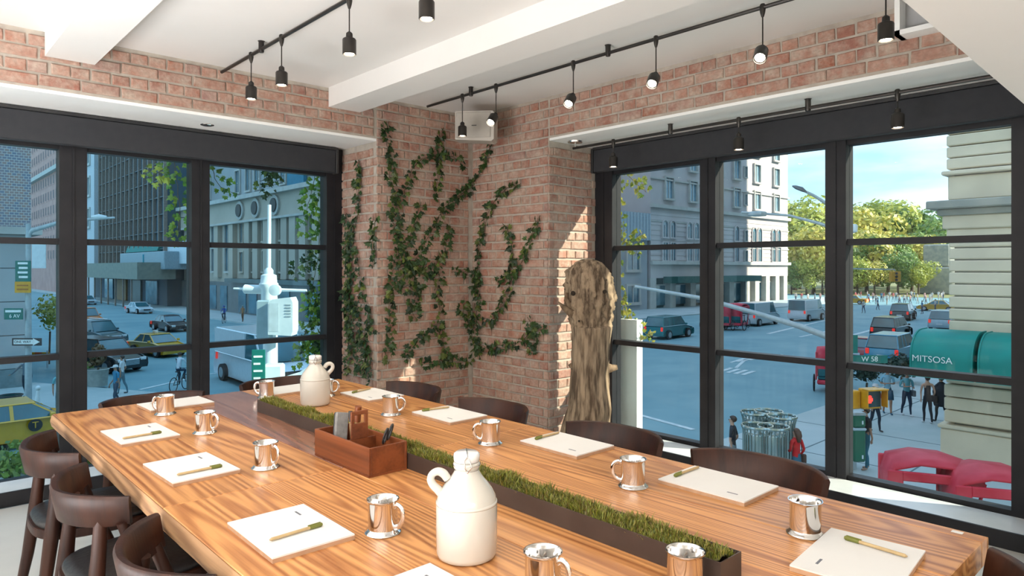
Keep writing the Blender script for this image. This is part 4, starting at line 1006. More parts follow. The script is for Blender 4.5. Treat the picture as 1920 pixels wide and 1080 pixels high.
for px in (353, 405, 424, 440, 487, 505, 560): place(WB, be, (2.99, ly(px), ztop_f+2.0)); place(WB, be, (2.99, ly(px), ztop_f+7.5))
MB().box((2.5, ly(530), ztop_f+.6), (2.9, ly(500), ztop_f+9)).build('blue_netting', M('blue_netting', (.02, .16, .24), .7, rgb2=(.03, .2, .3), scale=3), be)
rl = MB()
for z in (.6, 1.0, 1.4): rl.tube([(-.3, ly(535), ztop_f+.5+z), (-.3, ly(492), ztop_f+.5+z)], .05, 5)
rl.build('railing', BLACKM, be)
MB().box((-.35, -4, 0), (0, YE, 4.0)).build('dark_base', M('dark_granite', (.09, .10, .105), .4, rgb2=(.13, .14, .14), scale=2), be)
MB().box((-1.3, ly(640), 4.0), (0, ly(440), 4.5)).build('canopy', SHOP, be)
for px in (405, 425, 460, 480, 540, 590): MB().box((-.42, ly(px)-1.2, .3), (-.34, ly(px)+1.2, 3.5)).build('shop_window', GL, be)
MB().box((-.55, ly(486)-1.0, 2.9), (-.44, ly(486)+1.0, 3.6)).build('red_sign', M('red_lit_sign', (.8, .02, .02), .5, emit=((1, .04, .02), 1.5)), be)
# shop signs and canopies left of it
t = tag(MB().bbox((-.0, -5.5, 0), (.5, 5.5, 3.2), .05).build('hoarding_panel', M('white_board', (.62, .70, .74), .6), None, loc=(XB-2.2, QX(385, 510, XB).y+5, GZ+6.4)), 'white sign board over the street at the beige building foot', 'sign')
t = tag(MB().prism([(-2.6, 0), (0, 0), (0, 2.2), (-.8, 2.0), (-2.2, 1.1)], -9, 9).build('teal_awning', M('teal_canvas', (.0, .20, .17), .7), None, loc=(XB-.3, QX(300, 480, XB).y, GZ+8.4)), 'teal awning beside the vertical parking sign', 'awning')
t = tag(MB().bbox((-4, -12, 0), (0, 12, 2.6), .1).build('grey_marquee', M('grey_marquee', (.27, .36, .40), .6), None, loc=(XB-.2, QX(318, 500, XB).y, GZ+5.6)), 'wide grey marquee below the teal awning', 'marquee')

# --- scaffolded dark tower behind
YS0 = YE+oy+.5
YS1 = QX(190, 400, 31).y
sc_ = thing('scaffolded_tower', 'dark tower wrapped in netting and scaffold poles', 'building', (31, YS0, GZ))
def net_mat():
    m = M('debris_netting', (.09, .10, .105), .8, rgb2=(.03, .10, .15), scale=.25, stretch=(1, 1, .25), detail=8, lo=.35, hi=.7)
    return m
L_ = YS1-YS0
MB().box((0, 0, 0), (20, L_, 75)).build('netting', net_mat(), sc_)
for k in range(16): MB().box((-.5, L_*k/15.-.14, 6), (0, L_*k/15.+.14, 75)).build('scaffold_pole', M('scaffold_pole', (.20, .15, .12), .6, rgb2=(.28, .22, .18)), sc_)
for k in range(26): MB().box((-.35, 0, 6+k*2.6), (0, L_, 6.12+k*2.6)).build('scaffold_ledger', M('scaffold_ledger', (.10, .12, .13), .6), sc_)
MB().box((-5, -4, 4.2), (0, L_-.5, 6.6)).build('shed_fascia', M('plywood_fascia', (.24, .25, .20), .8, rgb2=(.18, .2, .17), scale=2), sc_)
b = MB()
for k in range(8): b.box((-4.8, k*4.6, 0), (-4.6, k*4.6+.25, 4.2))
b.build('shed_post', M('scaffold_pole', (.2, .15, .12)), sc_)
for k in range(int((L_-4)/9)): MB().box((-.3, 4+k*9, .2), (-.02, 10+k*9, 3.8)).build('shop_window', (GL, SHOP, M('warm_shop', (.30, .16, .06), .6))[k % 3], sc_)
# --- white building behind scaffold
YW1 = QX(157, 400, 30).y
wb_ = thing('white_office_building', 'white building with paired windows behind the scaffolded tower', 'building', (30, YS1+1, GZ))
MB().box((0, 0, 0), (18, YW1-YS1, 80)).build('wall', M('white_facade', (.56, .58, .60), .85), wb_)
Wq = win_meshes('w', 3.2, 3.4, TRIMC, GL, axis='x')
for k in range(10):
    for j in range(3): place(Wq, wb_, (-.01, 5+j*(YW1-YS1)/3., 14+k*6.2))
# --- far reddish buildings at left
RB_X = 30
rb = thing('red_brick_tower', 'tall reddish brick building with many small windows far left', 'building', (RB_X, 150, GZ))
REDB = M('red_brick_far', (.56, .31, .26), .9, rgb2=(.46, .25, .21), scale=.4, detail=8)
y0 = QX(122, 400, RB_X).y+.5; y1 = QX(49, 400, RB_X).y
rb.location.y = y0
MB().box((0, 0, 0), (15, y1-y0, 95)).build('wall', REDB, rb)
Wr = win_meshes('w', 1.5, 2.0, REDB, GL, axis='x', depth=.04)
for k in range(19):
    for j in range(15): place(Wr, rb, (-.01, 3+j*(y1-y0-6)/14.3, 8+k*3.6))
for z in (28.6, 57.4): MB().box((-.9, 0, z), (0, y1-y0, z+1)).build('cornice', TRIMC, rb)
# --- near left corner building: grey panels below, woven brick above
cb = thing('corner_building', 'corner building with grey panels below and patterned brick above', 'building', (5.2, 40, GZ))
PAN = M('grey_panel_wall', (.42, .44, .44), .6, rgb2=(.36, .38, .39), scale=.6)
zt = Q(20, 440, 32.6).z-GZ
MB().box((-40, .05, 0), (0, 20, zt)).build('wall', M('panel_joint', (.18, .2, .21), .8), cb)
for k in range(8):
    for j in range(4):
        z0 = 1.0+j*(zt-1.0)/4
        MB().bbox((-.02-(k+1)*1.45, -.0, z0+.02), (-.02-k*1.45-.03, .06, z0+(zt-1)/4-.02), .01).build('panel', PAN, cb)
MB().box((-40, -.08, 0), (.02, .05, 1.0)).build('plinth', M('grey_plinth', (.20, .26, .27), .8), cb)
def weave():
    m = bpy.data.materials.new('woven_brick'); m.use_nodes = True; t = m.node_tree; bb = t.nodes['Principled BSDF']; tc = t.nodes.new('ShaderNodeTexCoord'); mp = t.nodes.new('ShaderNodeMapping'); mp.inputs['Rotation'].default_value = (PI/2, 0, 0)
    mp.inputs['Rotation'].default_value = (-PI/2, 0, 0)
    br = t.nodes.new('ShaderNodeTexBrick'); br.inputs['Scale'].default_value = 3.2; br.inputs['Color1'].default_value = (.33, .22, .19, 1); br.inputs['Color2'].default_value = (.17, .2, .27, 1); br.inputs['Mortar'].default_value = (.55, .54, .5, 1); br.inputs['Mortar Size'].default_value = .035; br.inputs['Brick Width'].default_value = .6; br.inputs['Row Height'].default_value = .4
    t.links.new(tc.outputs['Object'], mp.inputs[0]); t.links.new(mp.outputs[0], br.inputs[0]); t.links.new(br.outputs[0], bb.inputs['Base Color']); return m
MB().box((-40, -.1, zt+.35), (.1, 20, 60)).build('patterned_brick', weave(), cb)
MB().box((-40, -.5, zt), (.5, 20, zt+.35)).build('ledge', TRIMC, cb)

# ------------------------------------------------------------------ trees
def crown(seed, rx, rz_, n, leaf=.5):
    r = random.Random(seed); b = MB(); cl = [(Vector((r.uniform(-.6, .6)*rx, r.uniform(-.6, .6)*rx, r.uniform(-.5, .6)*rz_)), r.uniform(.35, .6)*rx) for _ in range(14)]+[(Vector((0, 0, 0)), rx*.7)]
    for i in range(n):
        c, q = cl[r.randrange(len(cl))]; d = Vector((r.gauss(0, 1), r.gauss(0, 1), r.gauss(0, 1))).normalized(); p = c+d*q*r.uniform(.75, 1.05); p.z = max(p.z, -rz_)
        nn = (d+Vector((r.uniform(-.6, .6), r.uniform(-.6, .6), r.uniform(-.6, .6)))).normalized(); u = nn.orthogonal().normalized(); v = nn.cross(u); s = leaf*r.uniform(.5, 1.2)
        a = r.uniform(0, 6.28); u, v = u*math.cos(a)+v*math.sin(a), v*math.cos(a)-u*math.sin(a)
        b.add([p+u*s, p+v*s*.6, p-u*s, p-v*s*.6], [(0, 1, 2, 3)])
    return b
PARK = [leaf_mat('park_leaf_yellow', [(.50, .46, .08), (.68, .58, .13), (.30, .34, .06), (.60, .48, .13)]), leaf_mat('park_leaf_green', [(.10, .21, .05), (.17, .29, .06), (.26, .35, .08), (.06, .14, .05)]), leaf_mat('park_leaf_olive', [(.38, .42, .08), (.48, .50, .09), (.22, .29, .06)])]
crm = [[crown(s, 5.6, 7.0, 4200, .42).mesh('crown', PARK[k]) for s in (1, 2)] for k in range(3)]
BARK = M('bark', (.12, .09, .065), .9)
trk = MB().tube([(0, 0, 0), (.1, 0, 3), (-.1, .1, 7)], [.35, .28, .18], 8).tube([(0, 0, 4), (1.5, .5, 7)], [.16, .08], 6).tube([(0, 0, 4.5), (-1.4, -.4, 7.5)], [.15, .07], 6).mesh('trunk', BARK, True)
def tree(lab, px, t_, h, k, group='park trees beyond the crossing'):
    p = Q(px, HZ, t_); o = thing('park_tree', lab, 'tree', (p.x, p.y, GZ), R.uniform(0, 6), group); s = h/14.; o.scale = (s*1.1, s*1.1, s)
    inst('trunk', trk, o); c = inst('crown', crm[k][R.randrange(2)], o, (0, 0, 7.6)); c['kind'] = 'stuff'
TR = [(1490, 175, 25, 2, 'yellow olive tree touching the apartment block corner'), (1525, 150, 17, 0, 'yellow tree below the street lamp head'), (1550, 190, 25, 0, 'tall yellow tree just left of the third mullion'),
      (1605, 185, 23, 0, 'yellow tree just right of the third mullion'), (1645, 210, 28, 2, 'highest olive tree crown left of centre in last pane'), (1690, 205, 27, 2, 'tall olive tree in the middle of the last pane'),
      (1735, 200, 25, 1, 'green tree close to the stone corner'), (1765, 185, 21, 1, 'dark green tree half hidden by the stone corner'), (1625, 160, 16, 0, 'front yellow tree at the left of last pane'), (1665, 158, 14, 1, 'front dark green tree in the last pane'),
      (1710, 165, 15, 0, 'front pale yellow tree right of the traffic light'), (1500, 185, 14, 1, 'green tree above the far crowd'), (1740, 170, 15, 1, 'front green tree by the grey monument'), (1580, 160, 13, 1, 'low green tree behind the third mullion'),
 (1484, 148, 8, 1, 'low bushy tree beside the apartment block foot'), (1512, 146, 8, 2, 'low olive bush tree behind the white vans'), (1542, 147, 9, 0, 'low yellow bush tree left of the third mullion'), (1608, 146, 9, 2, 'low olive bush tree behind the crossing crowd, left'), (1640, 145, 8, 0, 'low yellow bush tree behind the crossing crowd, middle'), (1684, 146, 9, 1, 'low green bush tree under the traffic light'), (1722, 145, 8, 2, 'low olive bush tree by the monument')]
for px, t_, h, k, lab in TR: tree(lab, px, t_, h, k)
struct(MB().box((150, 20, GZ), (330, 200, GZ+.05)).build('park_lawn', M('park_ground', (.22, .22, .08), .9)))
t = thing('stone_monument', 'grey stone monument block before the park trees', 'monument', (*Q(1762, HZ, 150).xy, GZ))
MB().bbox((-3.5, -3.5, 0), (3.5, 3.5, 6), .3).build('plinth', STD, t); MB().bbox((-2.6, -2.6, 6), (2.6, 2.6, 11), .3).build('shaft', STD, t)
# street tree, planter shrubs at left
def shrub(lab, px, py, h, r_, mats, trunkh, planter=None, nm='street_tree'):
    p = P(px, py); o = thing(nm, lab, 'tree' if nm == 'street_tree' else 'planter', (p.x, p.y, GZ+KB))
    if planter: MB().lathe([(.3, 0), (.42, 0), (.48, .75), (.52, .8), (.46, .82), (.44, .75), (0, .72)], 16).build('pot', M('grey_concrete_pot', (.36, .37, .34), .8), o, smooth=40)
    MB().tube([(0, 0, .1 if not planter else .7), (.05, 0, trunkh)], .05, 6).build('trunk', BARK, o)
    c = crown(px, r_, h/2.6, 500, .13).build('foliage', mats, o, loc=(0, 0, trunkh+h/3)); c['kind'] = 'stuff'
shrub('thin young street tree behind the one way sign', 92, 690, 3.2, .9, PARK[2], 2.0)
shrub('dry brown shrub in a round concrete planter on the pavement', 183, 728, 1.6, .42, leaf_mat('dry_leaf', [(.20, .12, .06), (.28, .17, .09), (.10, .12, .05)]), .9, True, 'planter_shrub')
shrub('low green shrub beside the concrete planter', 158, 722, .9, .5, PARK[1], .3)
shrub('hedge tree behind the pedestrians at the right crossing', 1625, 735, 1.8, .9, leaf_mat('dark_hedge', [(.03, .07, .04), (.06, .10, .07), (.02, .05, .04)]), .3)
shrub('second hedge tree behind the pedestrians at the right', 1690, 722, 1.5, .8, MATS.get('dark_hedge') or bpy.data.materials['dark_hedge'], .3)
for i, (px, py) in enumerate(((18, 900), (60, 905), (110, 880), (150, 860), (180, 850))):
    p = QY(px, py, YG+.6+.3*(i % 2)); o = thing('ledge_plant', ('leftmost low green plant outside the bottom left pane', 'low green plant outside, second from the left frame edge', 'low green plant outside, behind the first chair back', 'pale green plant outside, under the table corner', 'pale green plant outside, rightmost under the table edge')[i], 'plant', (p.x, p.y, -.1), 0, 'plants below the left window')
    MB().tube([(0, 0, 0), (0, 0, .1)], .01, 6).build('stem', STEM, o)
    c = crown(i, .20, .10, 320, .03).build('foliage', IVYL if i > 2 else PARK[1], o, loc=(0, 0, .1)); c['kind'] = 'stuff'
struct(MB().box((-6, YG+.2, -.25), (XP, YG+1.4, -.1)).build('outer_ledge', PAVE))
# ================================================================== VEHICLES
RUB = M('tyre_rubber', (.02, .02, .022), .8); HUB = M('alloy_wheel', (.45, .46, .48), .35, .7); CGL = M('car_glass', (.02, .09, .11), .08, rgb2=(.03, .16, .2), scale=.6, spec=.9)
HL = M('headlamp', (.75, .78, .8), .15); TL = M('tail_lamp', (.55, .01, .01), .3, emit=((1, .05, .03), .35)); CHR = M('chrome', (.7, .7, .72), .15, 1.)
def paint(n, c, r=.22): return M(n, c, r, rgb2=tuple(v*.93 for v in c), coat=.5)
TAXI = paint('taxi_yellow', (.72, .40, .03)); WHT = paint('white_car_paint', (.62, .68, .72)); BLK = paint('black_car_paint', (.018, .024, .028)); TEAL = paint('teal_car_paint', (.02, .17, .19)); REDP = paint('red_car_paint', (.38, .02, .03)); SILV = paint('silver_car_paint', (.40, .52, .58)); BLU = paint('blue_van_paint', (.06, .28, .42))
def car(lab, pos, rz, kind='sedan', mat=WHT, group=None, cat='car', name='car', extra=None):
    L, W, H, hood, deck, bl, ws, rs = {'sedan': (4.7, 1.82, 1.45, 1.25, 1.0, .92, .75, .55), 'suv': (4.9, 1.95, 1.85, 1.25, .12, 1.08, .6, .25), 'van': (5.6, 2.05, 2.35, .75, .05, 1.25, .7, .08)}[kind]
    t = thing(name, lab, cat, (pos.x, pos.y, GZ), rad(rz), group)
    hl = L/2; b = MB()
    body = [(-hl, .38), (-hl-.03, .6), (-hl+.03, bl-.04), (-hl+deck, bl+.02), (hl-hood-.1, bl+.02), (hl-.35, bl-.18), (hl-.02, bl-.32), (hl+.03, .45), (hl-.05, .25), (hl-.55, .22), (-hl+.5, .22), (-hl+.05, .28)]
    n = len(body); ys = [(-W/2+.06, .0), (-W/2, .0), (W/2, .0), (W/2-.06, 0)]
    vs = []; cx = 0
    for (y, k) in ((-W/2+.16, .985), (-W/2+.03, 1.0), (-W/2, .992), (W/2, .992), (W/2-.03, 1.0), (W/2-.16, .985)):
        inner = abs(y) < W/2-.1; tp = .0 if inner else 0
        for x, z in body: vs.append((x*(k if abs(y) < W/2-.01 else .985), y if z < bl-.2 or inner else y*.97, z+(.02 if inner and z > .7 else 0)-(0 if abs(y) < W/2-.01 else .03*(z > .7))))
    fs = [tuple(range(n)), tuple(range(6*n-1, 5*n-1, -1))]+[(j*n+(i+1) % n, j*n+i, (j+1)*n+i, (j+1)*n+(i+1) % n) for j in range(5) for i in range(n)]
    b.add(vs, fs).build('body', mat, t, smooth=35)
    # greenhouse
    x0, x1 = -hl+deck-.05, hl-hood; wb, wt = W/2-.07, W/2-.22 if kind != 'van' else W/2-.12; top = H-.05
    lo = [(x0, -wb), (x1, -wb), (x1, wb), (x0, wb)]; hi = [(x0+rs, -wt), (x1-ws, -wt), (x1-ws, wt), (x0+rs, wt)]
    vs = [(x, y, bl) for x, y in lo]+[(x, y, top) for x, y in hi]
    MB().add(vs, [(0, 1, 5, 4), (1, 2, 6, 5), (2, 3, 7, 6), (3, 0, 4, 7), (4, 5, 6, 7)]).build('glazing', CGL if kind != 'van' or mat is TEAL else CGL, t)
    MB().bbox((x0+rs-.04, -wt-.015, top-.02), (x1-ws+.05, wt+.015, H), .03).build('roof', mat, t, smooth=35)
    b = MB()
    for s in (-1, 1):
        def pl(xa, xb, w_=.05): b.add([(xa-w_, s*(wb+.012), bl), (xa+w_, s*(wb+.012), bl), (xb+w_, s*(wt+.012), top), (xb-w_, s*(wt+.012), top), (xa-w_, s*(wb-.04), bl), (xa+w_, s*(wb-.04), bl), (xb+w_, s*(wt-.04), top), (xb-w_, s*(wt-.04), top)], [(0, 1, 2, 3), (7, 6, 5, 4), (0, 4, 5, 1), (1, 5, 6, 2), (2, 6, 7, 3), (3, 7, 4, 0)])
        pl(x0+.03, x0+rs+.03, .07); pl(x1-.04, x1-ws-.02, .05); pl((x0+x1)/2-.1, (x0+x1)/2-.12, .05)
        if kind == 'suv': pl(x0+.95, x0+1.1, .07)
        if kind == 'van': b.box((x0+.02, min(s*(wb+.02), s*(wb-.05)), bl-.02), (x1-1.55, max(s*(wb+.02), s*(wb-.05)), H-.03))
    b.build('pillars', mat, t)
    wr = .33 if kind == 'sedan' else .38
    for xx in (-hl+.95, hl-.92):
        for s in (-1, 1):
            q = MB().tube([(xx, s*(W/2-.2), wr), (xx, s*(W/2+.015), wr)], wr, 20).build('wheel', RUB, t, smooth=30)
            MB().tube([(xx, s*(W/2+.01), wr), (xx, s*(W/2+.03), wr)], wr*.62, 14).build('hub', HUB, q)
    for s in (-1, 1):
        MB().bbox((hl-.14, s*(W/2-.3)-.17, bl-.42), (hl+.02, s*(W/2-.3)+.17, bl-.25), .03).build('headlight', HL, t)
        MB().bbox((-hl-.035, s*(W/2-.18)-.1, bl-.38), (-hl+.1, s*(W/2-.18)+.1, bl-.05), .03).build('tail_light', TL, t)
        MB().bbox((x1-ws*.35-.1, s*(W/2+.09)-.08, bl+.02), (x1-ws*.35+.05, s*(W/2+.09)+.08, bl+.17), .02).build('mirror', mat, t)
    MB().bbox((hl-.03, -.42, .45), (hl+.035, .42, bl-.3), .02).build('grille', CHR if kind == 'suv' else BLACKM, t)
    if kind == 'suv':
        for k in range(5): MB().box((hl+.03, -.4, .5+k*.05), (hl+.045, .4, .515+k*.05)).build('grille_bar', BLACKM, t)
    MB().box((-hl-.045, -.25, .55), (-hl-.03, .25, .68)).build('number_plate', WHT, t)
    if extra == 'taxi':
        MB().bbox((-.35, -.12, H), (-.05, .12, H+.2), .03).build('roof_sign', PAPER, t)
    if extra == 'T':
        q = MB().tube([(.35, -W/2-.005, .72), (.35, -W/2-.02, .72)], .2, 20).build('emblem_disc', BLACKM, t)
        text('T', .3, TAXI, q, (.35, -W/2-.024, .72), (PI/2, 0, 0), ext=.004)
    if extra == 'rack':
        for s in (-1, 1): MB().tube([(x0+.5, s*wt*.8, H+.07), (x1-ws-.1, s*wt*.8, H+.07)], .025, 6).build('roof_rail', CHR, t)
    return t
def Pg(px, py, up=0): return P(px, py, GZ)
DN = -90   # heading down the side street towards the viewer
car('white sedan driving towards the crossing in the side street', Pg(265, 588)+Vector((0, 1, 0)), DN+8, 'sedan', WHT)
car('black car behind the yellow taxi in the side street', Pg(328, 622)+Vector((0, 1.5, 0)), DN+6, 'sedan', BLK)
car('yellow taxi with roof sign in the side street behind the second mullion', Pg(303, 668)+Vector((0, 1, 0)), DN+14, 'sedan', TAXI, extra='taxi', cat='taxi', name='taxi')
car('dark luxury suv with bright chrome grille behind the pavement walkers', Pg(236, 700)+Vector((-.6, 2.2, 0)), DN+22, 'suv', BLK, name='suv')
car('dark suv with roof rails at the head of the queue, behind the first mullion', Pg(192, 650)+Vector((0, 2, 0)), DN+20, 'suv', paint('dark_teal_paint', (.015, .09, .11)), name='suv', extra='rack')
car('light car just right of the first mullion up the street', Pg(167, 572)+Vector((0, 2, 0)), DN+6, 'sedan', SILV)
car('white truck far up the side street, behind the banner pole', Pg(88, 541)+Vector((-7, 2, 0)), DN+3, 'van', WHT, name='truck', cat='truck')
_v = car('large pale van driving past at the right of the left window', Vector((14, 33.5, 0)), -92, 'van', WHT, name='van', cat='van')
_v.scale = (1.35, 1.15, 1.15)
car('yellow taxi with a black T disc at the lower left corner', P(42, 846)+Vector((0, 1.2, 0)), 2, 'sedan', TAXI, extra='T', cat='taxi', name='taxi')
car('orange van half behind the first mullion up the street', Pg(172, 615)+Vector((0, 3, 0)), DN+6, 'suv', paint('orange_paint', (.62, .20, .05)), name='van', cat='van')
# right hand street, kerb along +X
car('teal minivan parked at the left of the right window', Pg(1270, 634)+Vector((0, .8, 0)), 3, 'suv', TEAL, cat='van', name='minivan')
car('dark red car parked behind the bright ivy', Pg(1222, 626)+Vector((0, 4.5, 0)), 5, 'sedan', REDP)
car('first white van parked past the carriages, under the lamp arm', Pg(1440, 610)+Vector((0, 1, 0)), 2, 'van', WHT, name='van', cat='van')
car('second white van parked farther along the apartment block', Pg(1500, 605)+Vector((4, 1, 0)), 2, 'van', WHT, name='van', cat='van')
car('silver parked car between the carriages and the first white van', Pg(1393, 614)+Vector((0, 2.0, 0)), 2, 'sedan', SILV)
car('black suv waiting in the right lane, larger of the two', Pg(1672, 638)+Vector((1.5, .5, 0)), 3, 'suv', BLK, name='suv')
car('black suv farther at the crossing, smaller of the two', Pg(1688, 600)+Vector((1, 0, 0)), 8, 'suv', BLK, name='suv')
car('yellow taxi crossing before the park, beside the stone corner', Pg(1758, 583), 95, 'sedan', TAXI, name='taxi', cat='taxi')
car('silver suv half hidden by the stone corner', Pg(1772, 617), 4, 'suv', SILV, name='suv')
car('dark red pickup at the kerb before the green street sign', Pg(1640, 676)+Vector((0, .4, 0)), 3, 'sedan', REDP)
car('blue car at the kerb left of the green awning', Pg(1697, 683)+Vector((.5, .8, 0)), 3, 'suv', BLU)
car('small yellow taxi far away just right of the third mullion', Pg(1597, 570), 95, 'sedan', TAXI, name='taxi', cat='taxi')

# ------------------------------------------------------------------ pedicabs
REDC = M('red_canopy_cloth', (.50, .012, .035), .6, rgb2=(.62, .05, .08), scale=2.5); TEALC = M('teal_seat', (.01, .13, .15), .5)
def pedicab(lab, pos, rz, sc=1., group=None):
    t = thing('pedicab', lab, 'pedicab', (pos.x, pos.y, GZ), rad(rz), group); t.scale = (sc,)*3
    # X forward; canopy is an arched cloth over a bench
    W = .62
    def cloth(path, th=.05): 
        b = MB(); n = len(path); vs = []
        for y in (-W, -W*.5, 0, W*.5, W):
            sag = .07*(1-abs(y)/W)
            for x, z in path: vs.append((x, y, z+sag*(z > 1.6)))
            for x, z in path: vs.append((x*.96+.0, y, z-th+sag*(z > 1.6)))
        k = 2*n; fs = []
        for j in range(4):
            for i in range(n-1):
                fs += [(j*k+i, j*k+i+1, (j+1)*k+i+1, (j+1)*k+i), (j*k+n+i+1, j*k+n+i, (j+1)*k+n+i, (j+1)*k+n+i+1)]
        for j in (0, 4):
            for i in range(n-1): fs.append((j*k+i, j*k+n+i, j*k+n+i+1, j*k+i+1) if j == 0 else (j*k+i+1, j*k+n+i+1, j*k+n+i, j*k+i))
        return b.add(vs, fs)
    cloth([(-.80, 1.05), (-.82, 1.55), (-.72, 1.85), (-.3, 1.97), (.2, 1.95), (.62, 1.82), (.74, 1.62)]).build('canopy', REDC, t, smooth='all')
    for s in (-1, 1):
        MB().bbox((-.84, s*W-.03, .55), (-.58, s*W+.03, 1.8), .02).bbox((-.6, s*W-.03, 1.62), (.7, s*W+.03, 1.80), .02).build('side_curtain', REDC, t)
        MB().tube([(.70, s*W, 1.7), (.55, s*W, 1.1), (.35, s*W, .55)], .03, 8).build('canopy_post', REDC, t, smooth=True)
        w_ = MB(); pts = [(-.45+.36*math.cos(a), s*(W+.1), .38+.36*math.sin(a)) for a in [2*PI*k/24 for k in range(25)]]; w_.tube(pts, .03, 8).build('wheel', RUB, t, smooth=True)
        b = MB()
        for k in range(8): b.tube([(-.45, s*(W+.1), .38), (-.45+.36*math.cos(k*PI/4), s*(W+.1), .38+.36*math.sin(k*PI/4))], .006, 4)
        b.build('spokes', HUB, t)
    MB().bbox((-.75, -.55, .55), (.1, .55, .72), .05).bbox((-.8, -.55, .7), (-.62, .55, 1.25), .05).build('seat', TEALC, t)
    MB().bbox((-.85, -.58, .35), (.6, .58, .55), .05).build('tub', REDC, t)
    MB().tube([(.6, 0, .45), (1.3, 0, .55), (1.9, 0, .4)], .03, 8).tube([(1.25, 0, .5), (1.2, 0, 1.0)], .025, 8).tube([(1.9, 0, .36), (1.75, 0, 1.1)], .025, 8).tube([(1.7, -.28, 1.12), (1.75, 0, 1.1), (1.7, .28, 1.12)], .018, 8).build('bicycle_frame', BLACKM, t, smooth=True)
    MB().bbox((1.05, -.1, 1.0), (1.32, .1, 1.06), .03).build('saddle', BLACKM, t)
    pts = [(1.95+.33*math.cos(a), 0, .36+.33*math.sin(a)) for a in [2*PI*k/24 for k in range(25)]]; MB().tube(pts, .022, 8).build('front_wheel', RUB, t, smooth=True)
    return t
pa = pedicab('pedicab with a red arched canopy below the window, left of the two', Q(1748, 940, 13.6), -64, 1.05)
MB().box((-.70, -.66, 1.15), (-.45, -.645, 1.50)).build('poster', M('yellow_poster', (.70, .52, .12), .6, rgb2=(.5, .1, .04), scale=9), pa)
pedicab('pedicab with a pinkish red canopy at the frame edge, right of the two', Q(1874, 950, 12.7), -62, 1.05)
pedicab('red pedicab with big spoked wheels in the road beside the third mullion', Pg(1560, 732), 20, 1.05)
for i, (px, lab) in enumerate(((1338, 'red horse carriage nearest the teal minivan'), (1362, 'second red horse carriage at the kerb'), (1383, 'third horse carriage at the kerb, beside the silver car'))):
    pedicab(lab, Pg(px, 618), 5, 1.25)

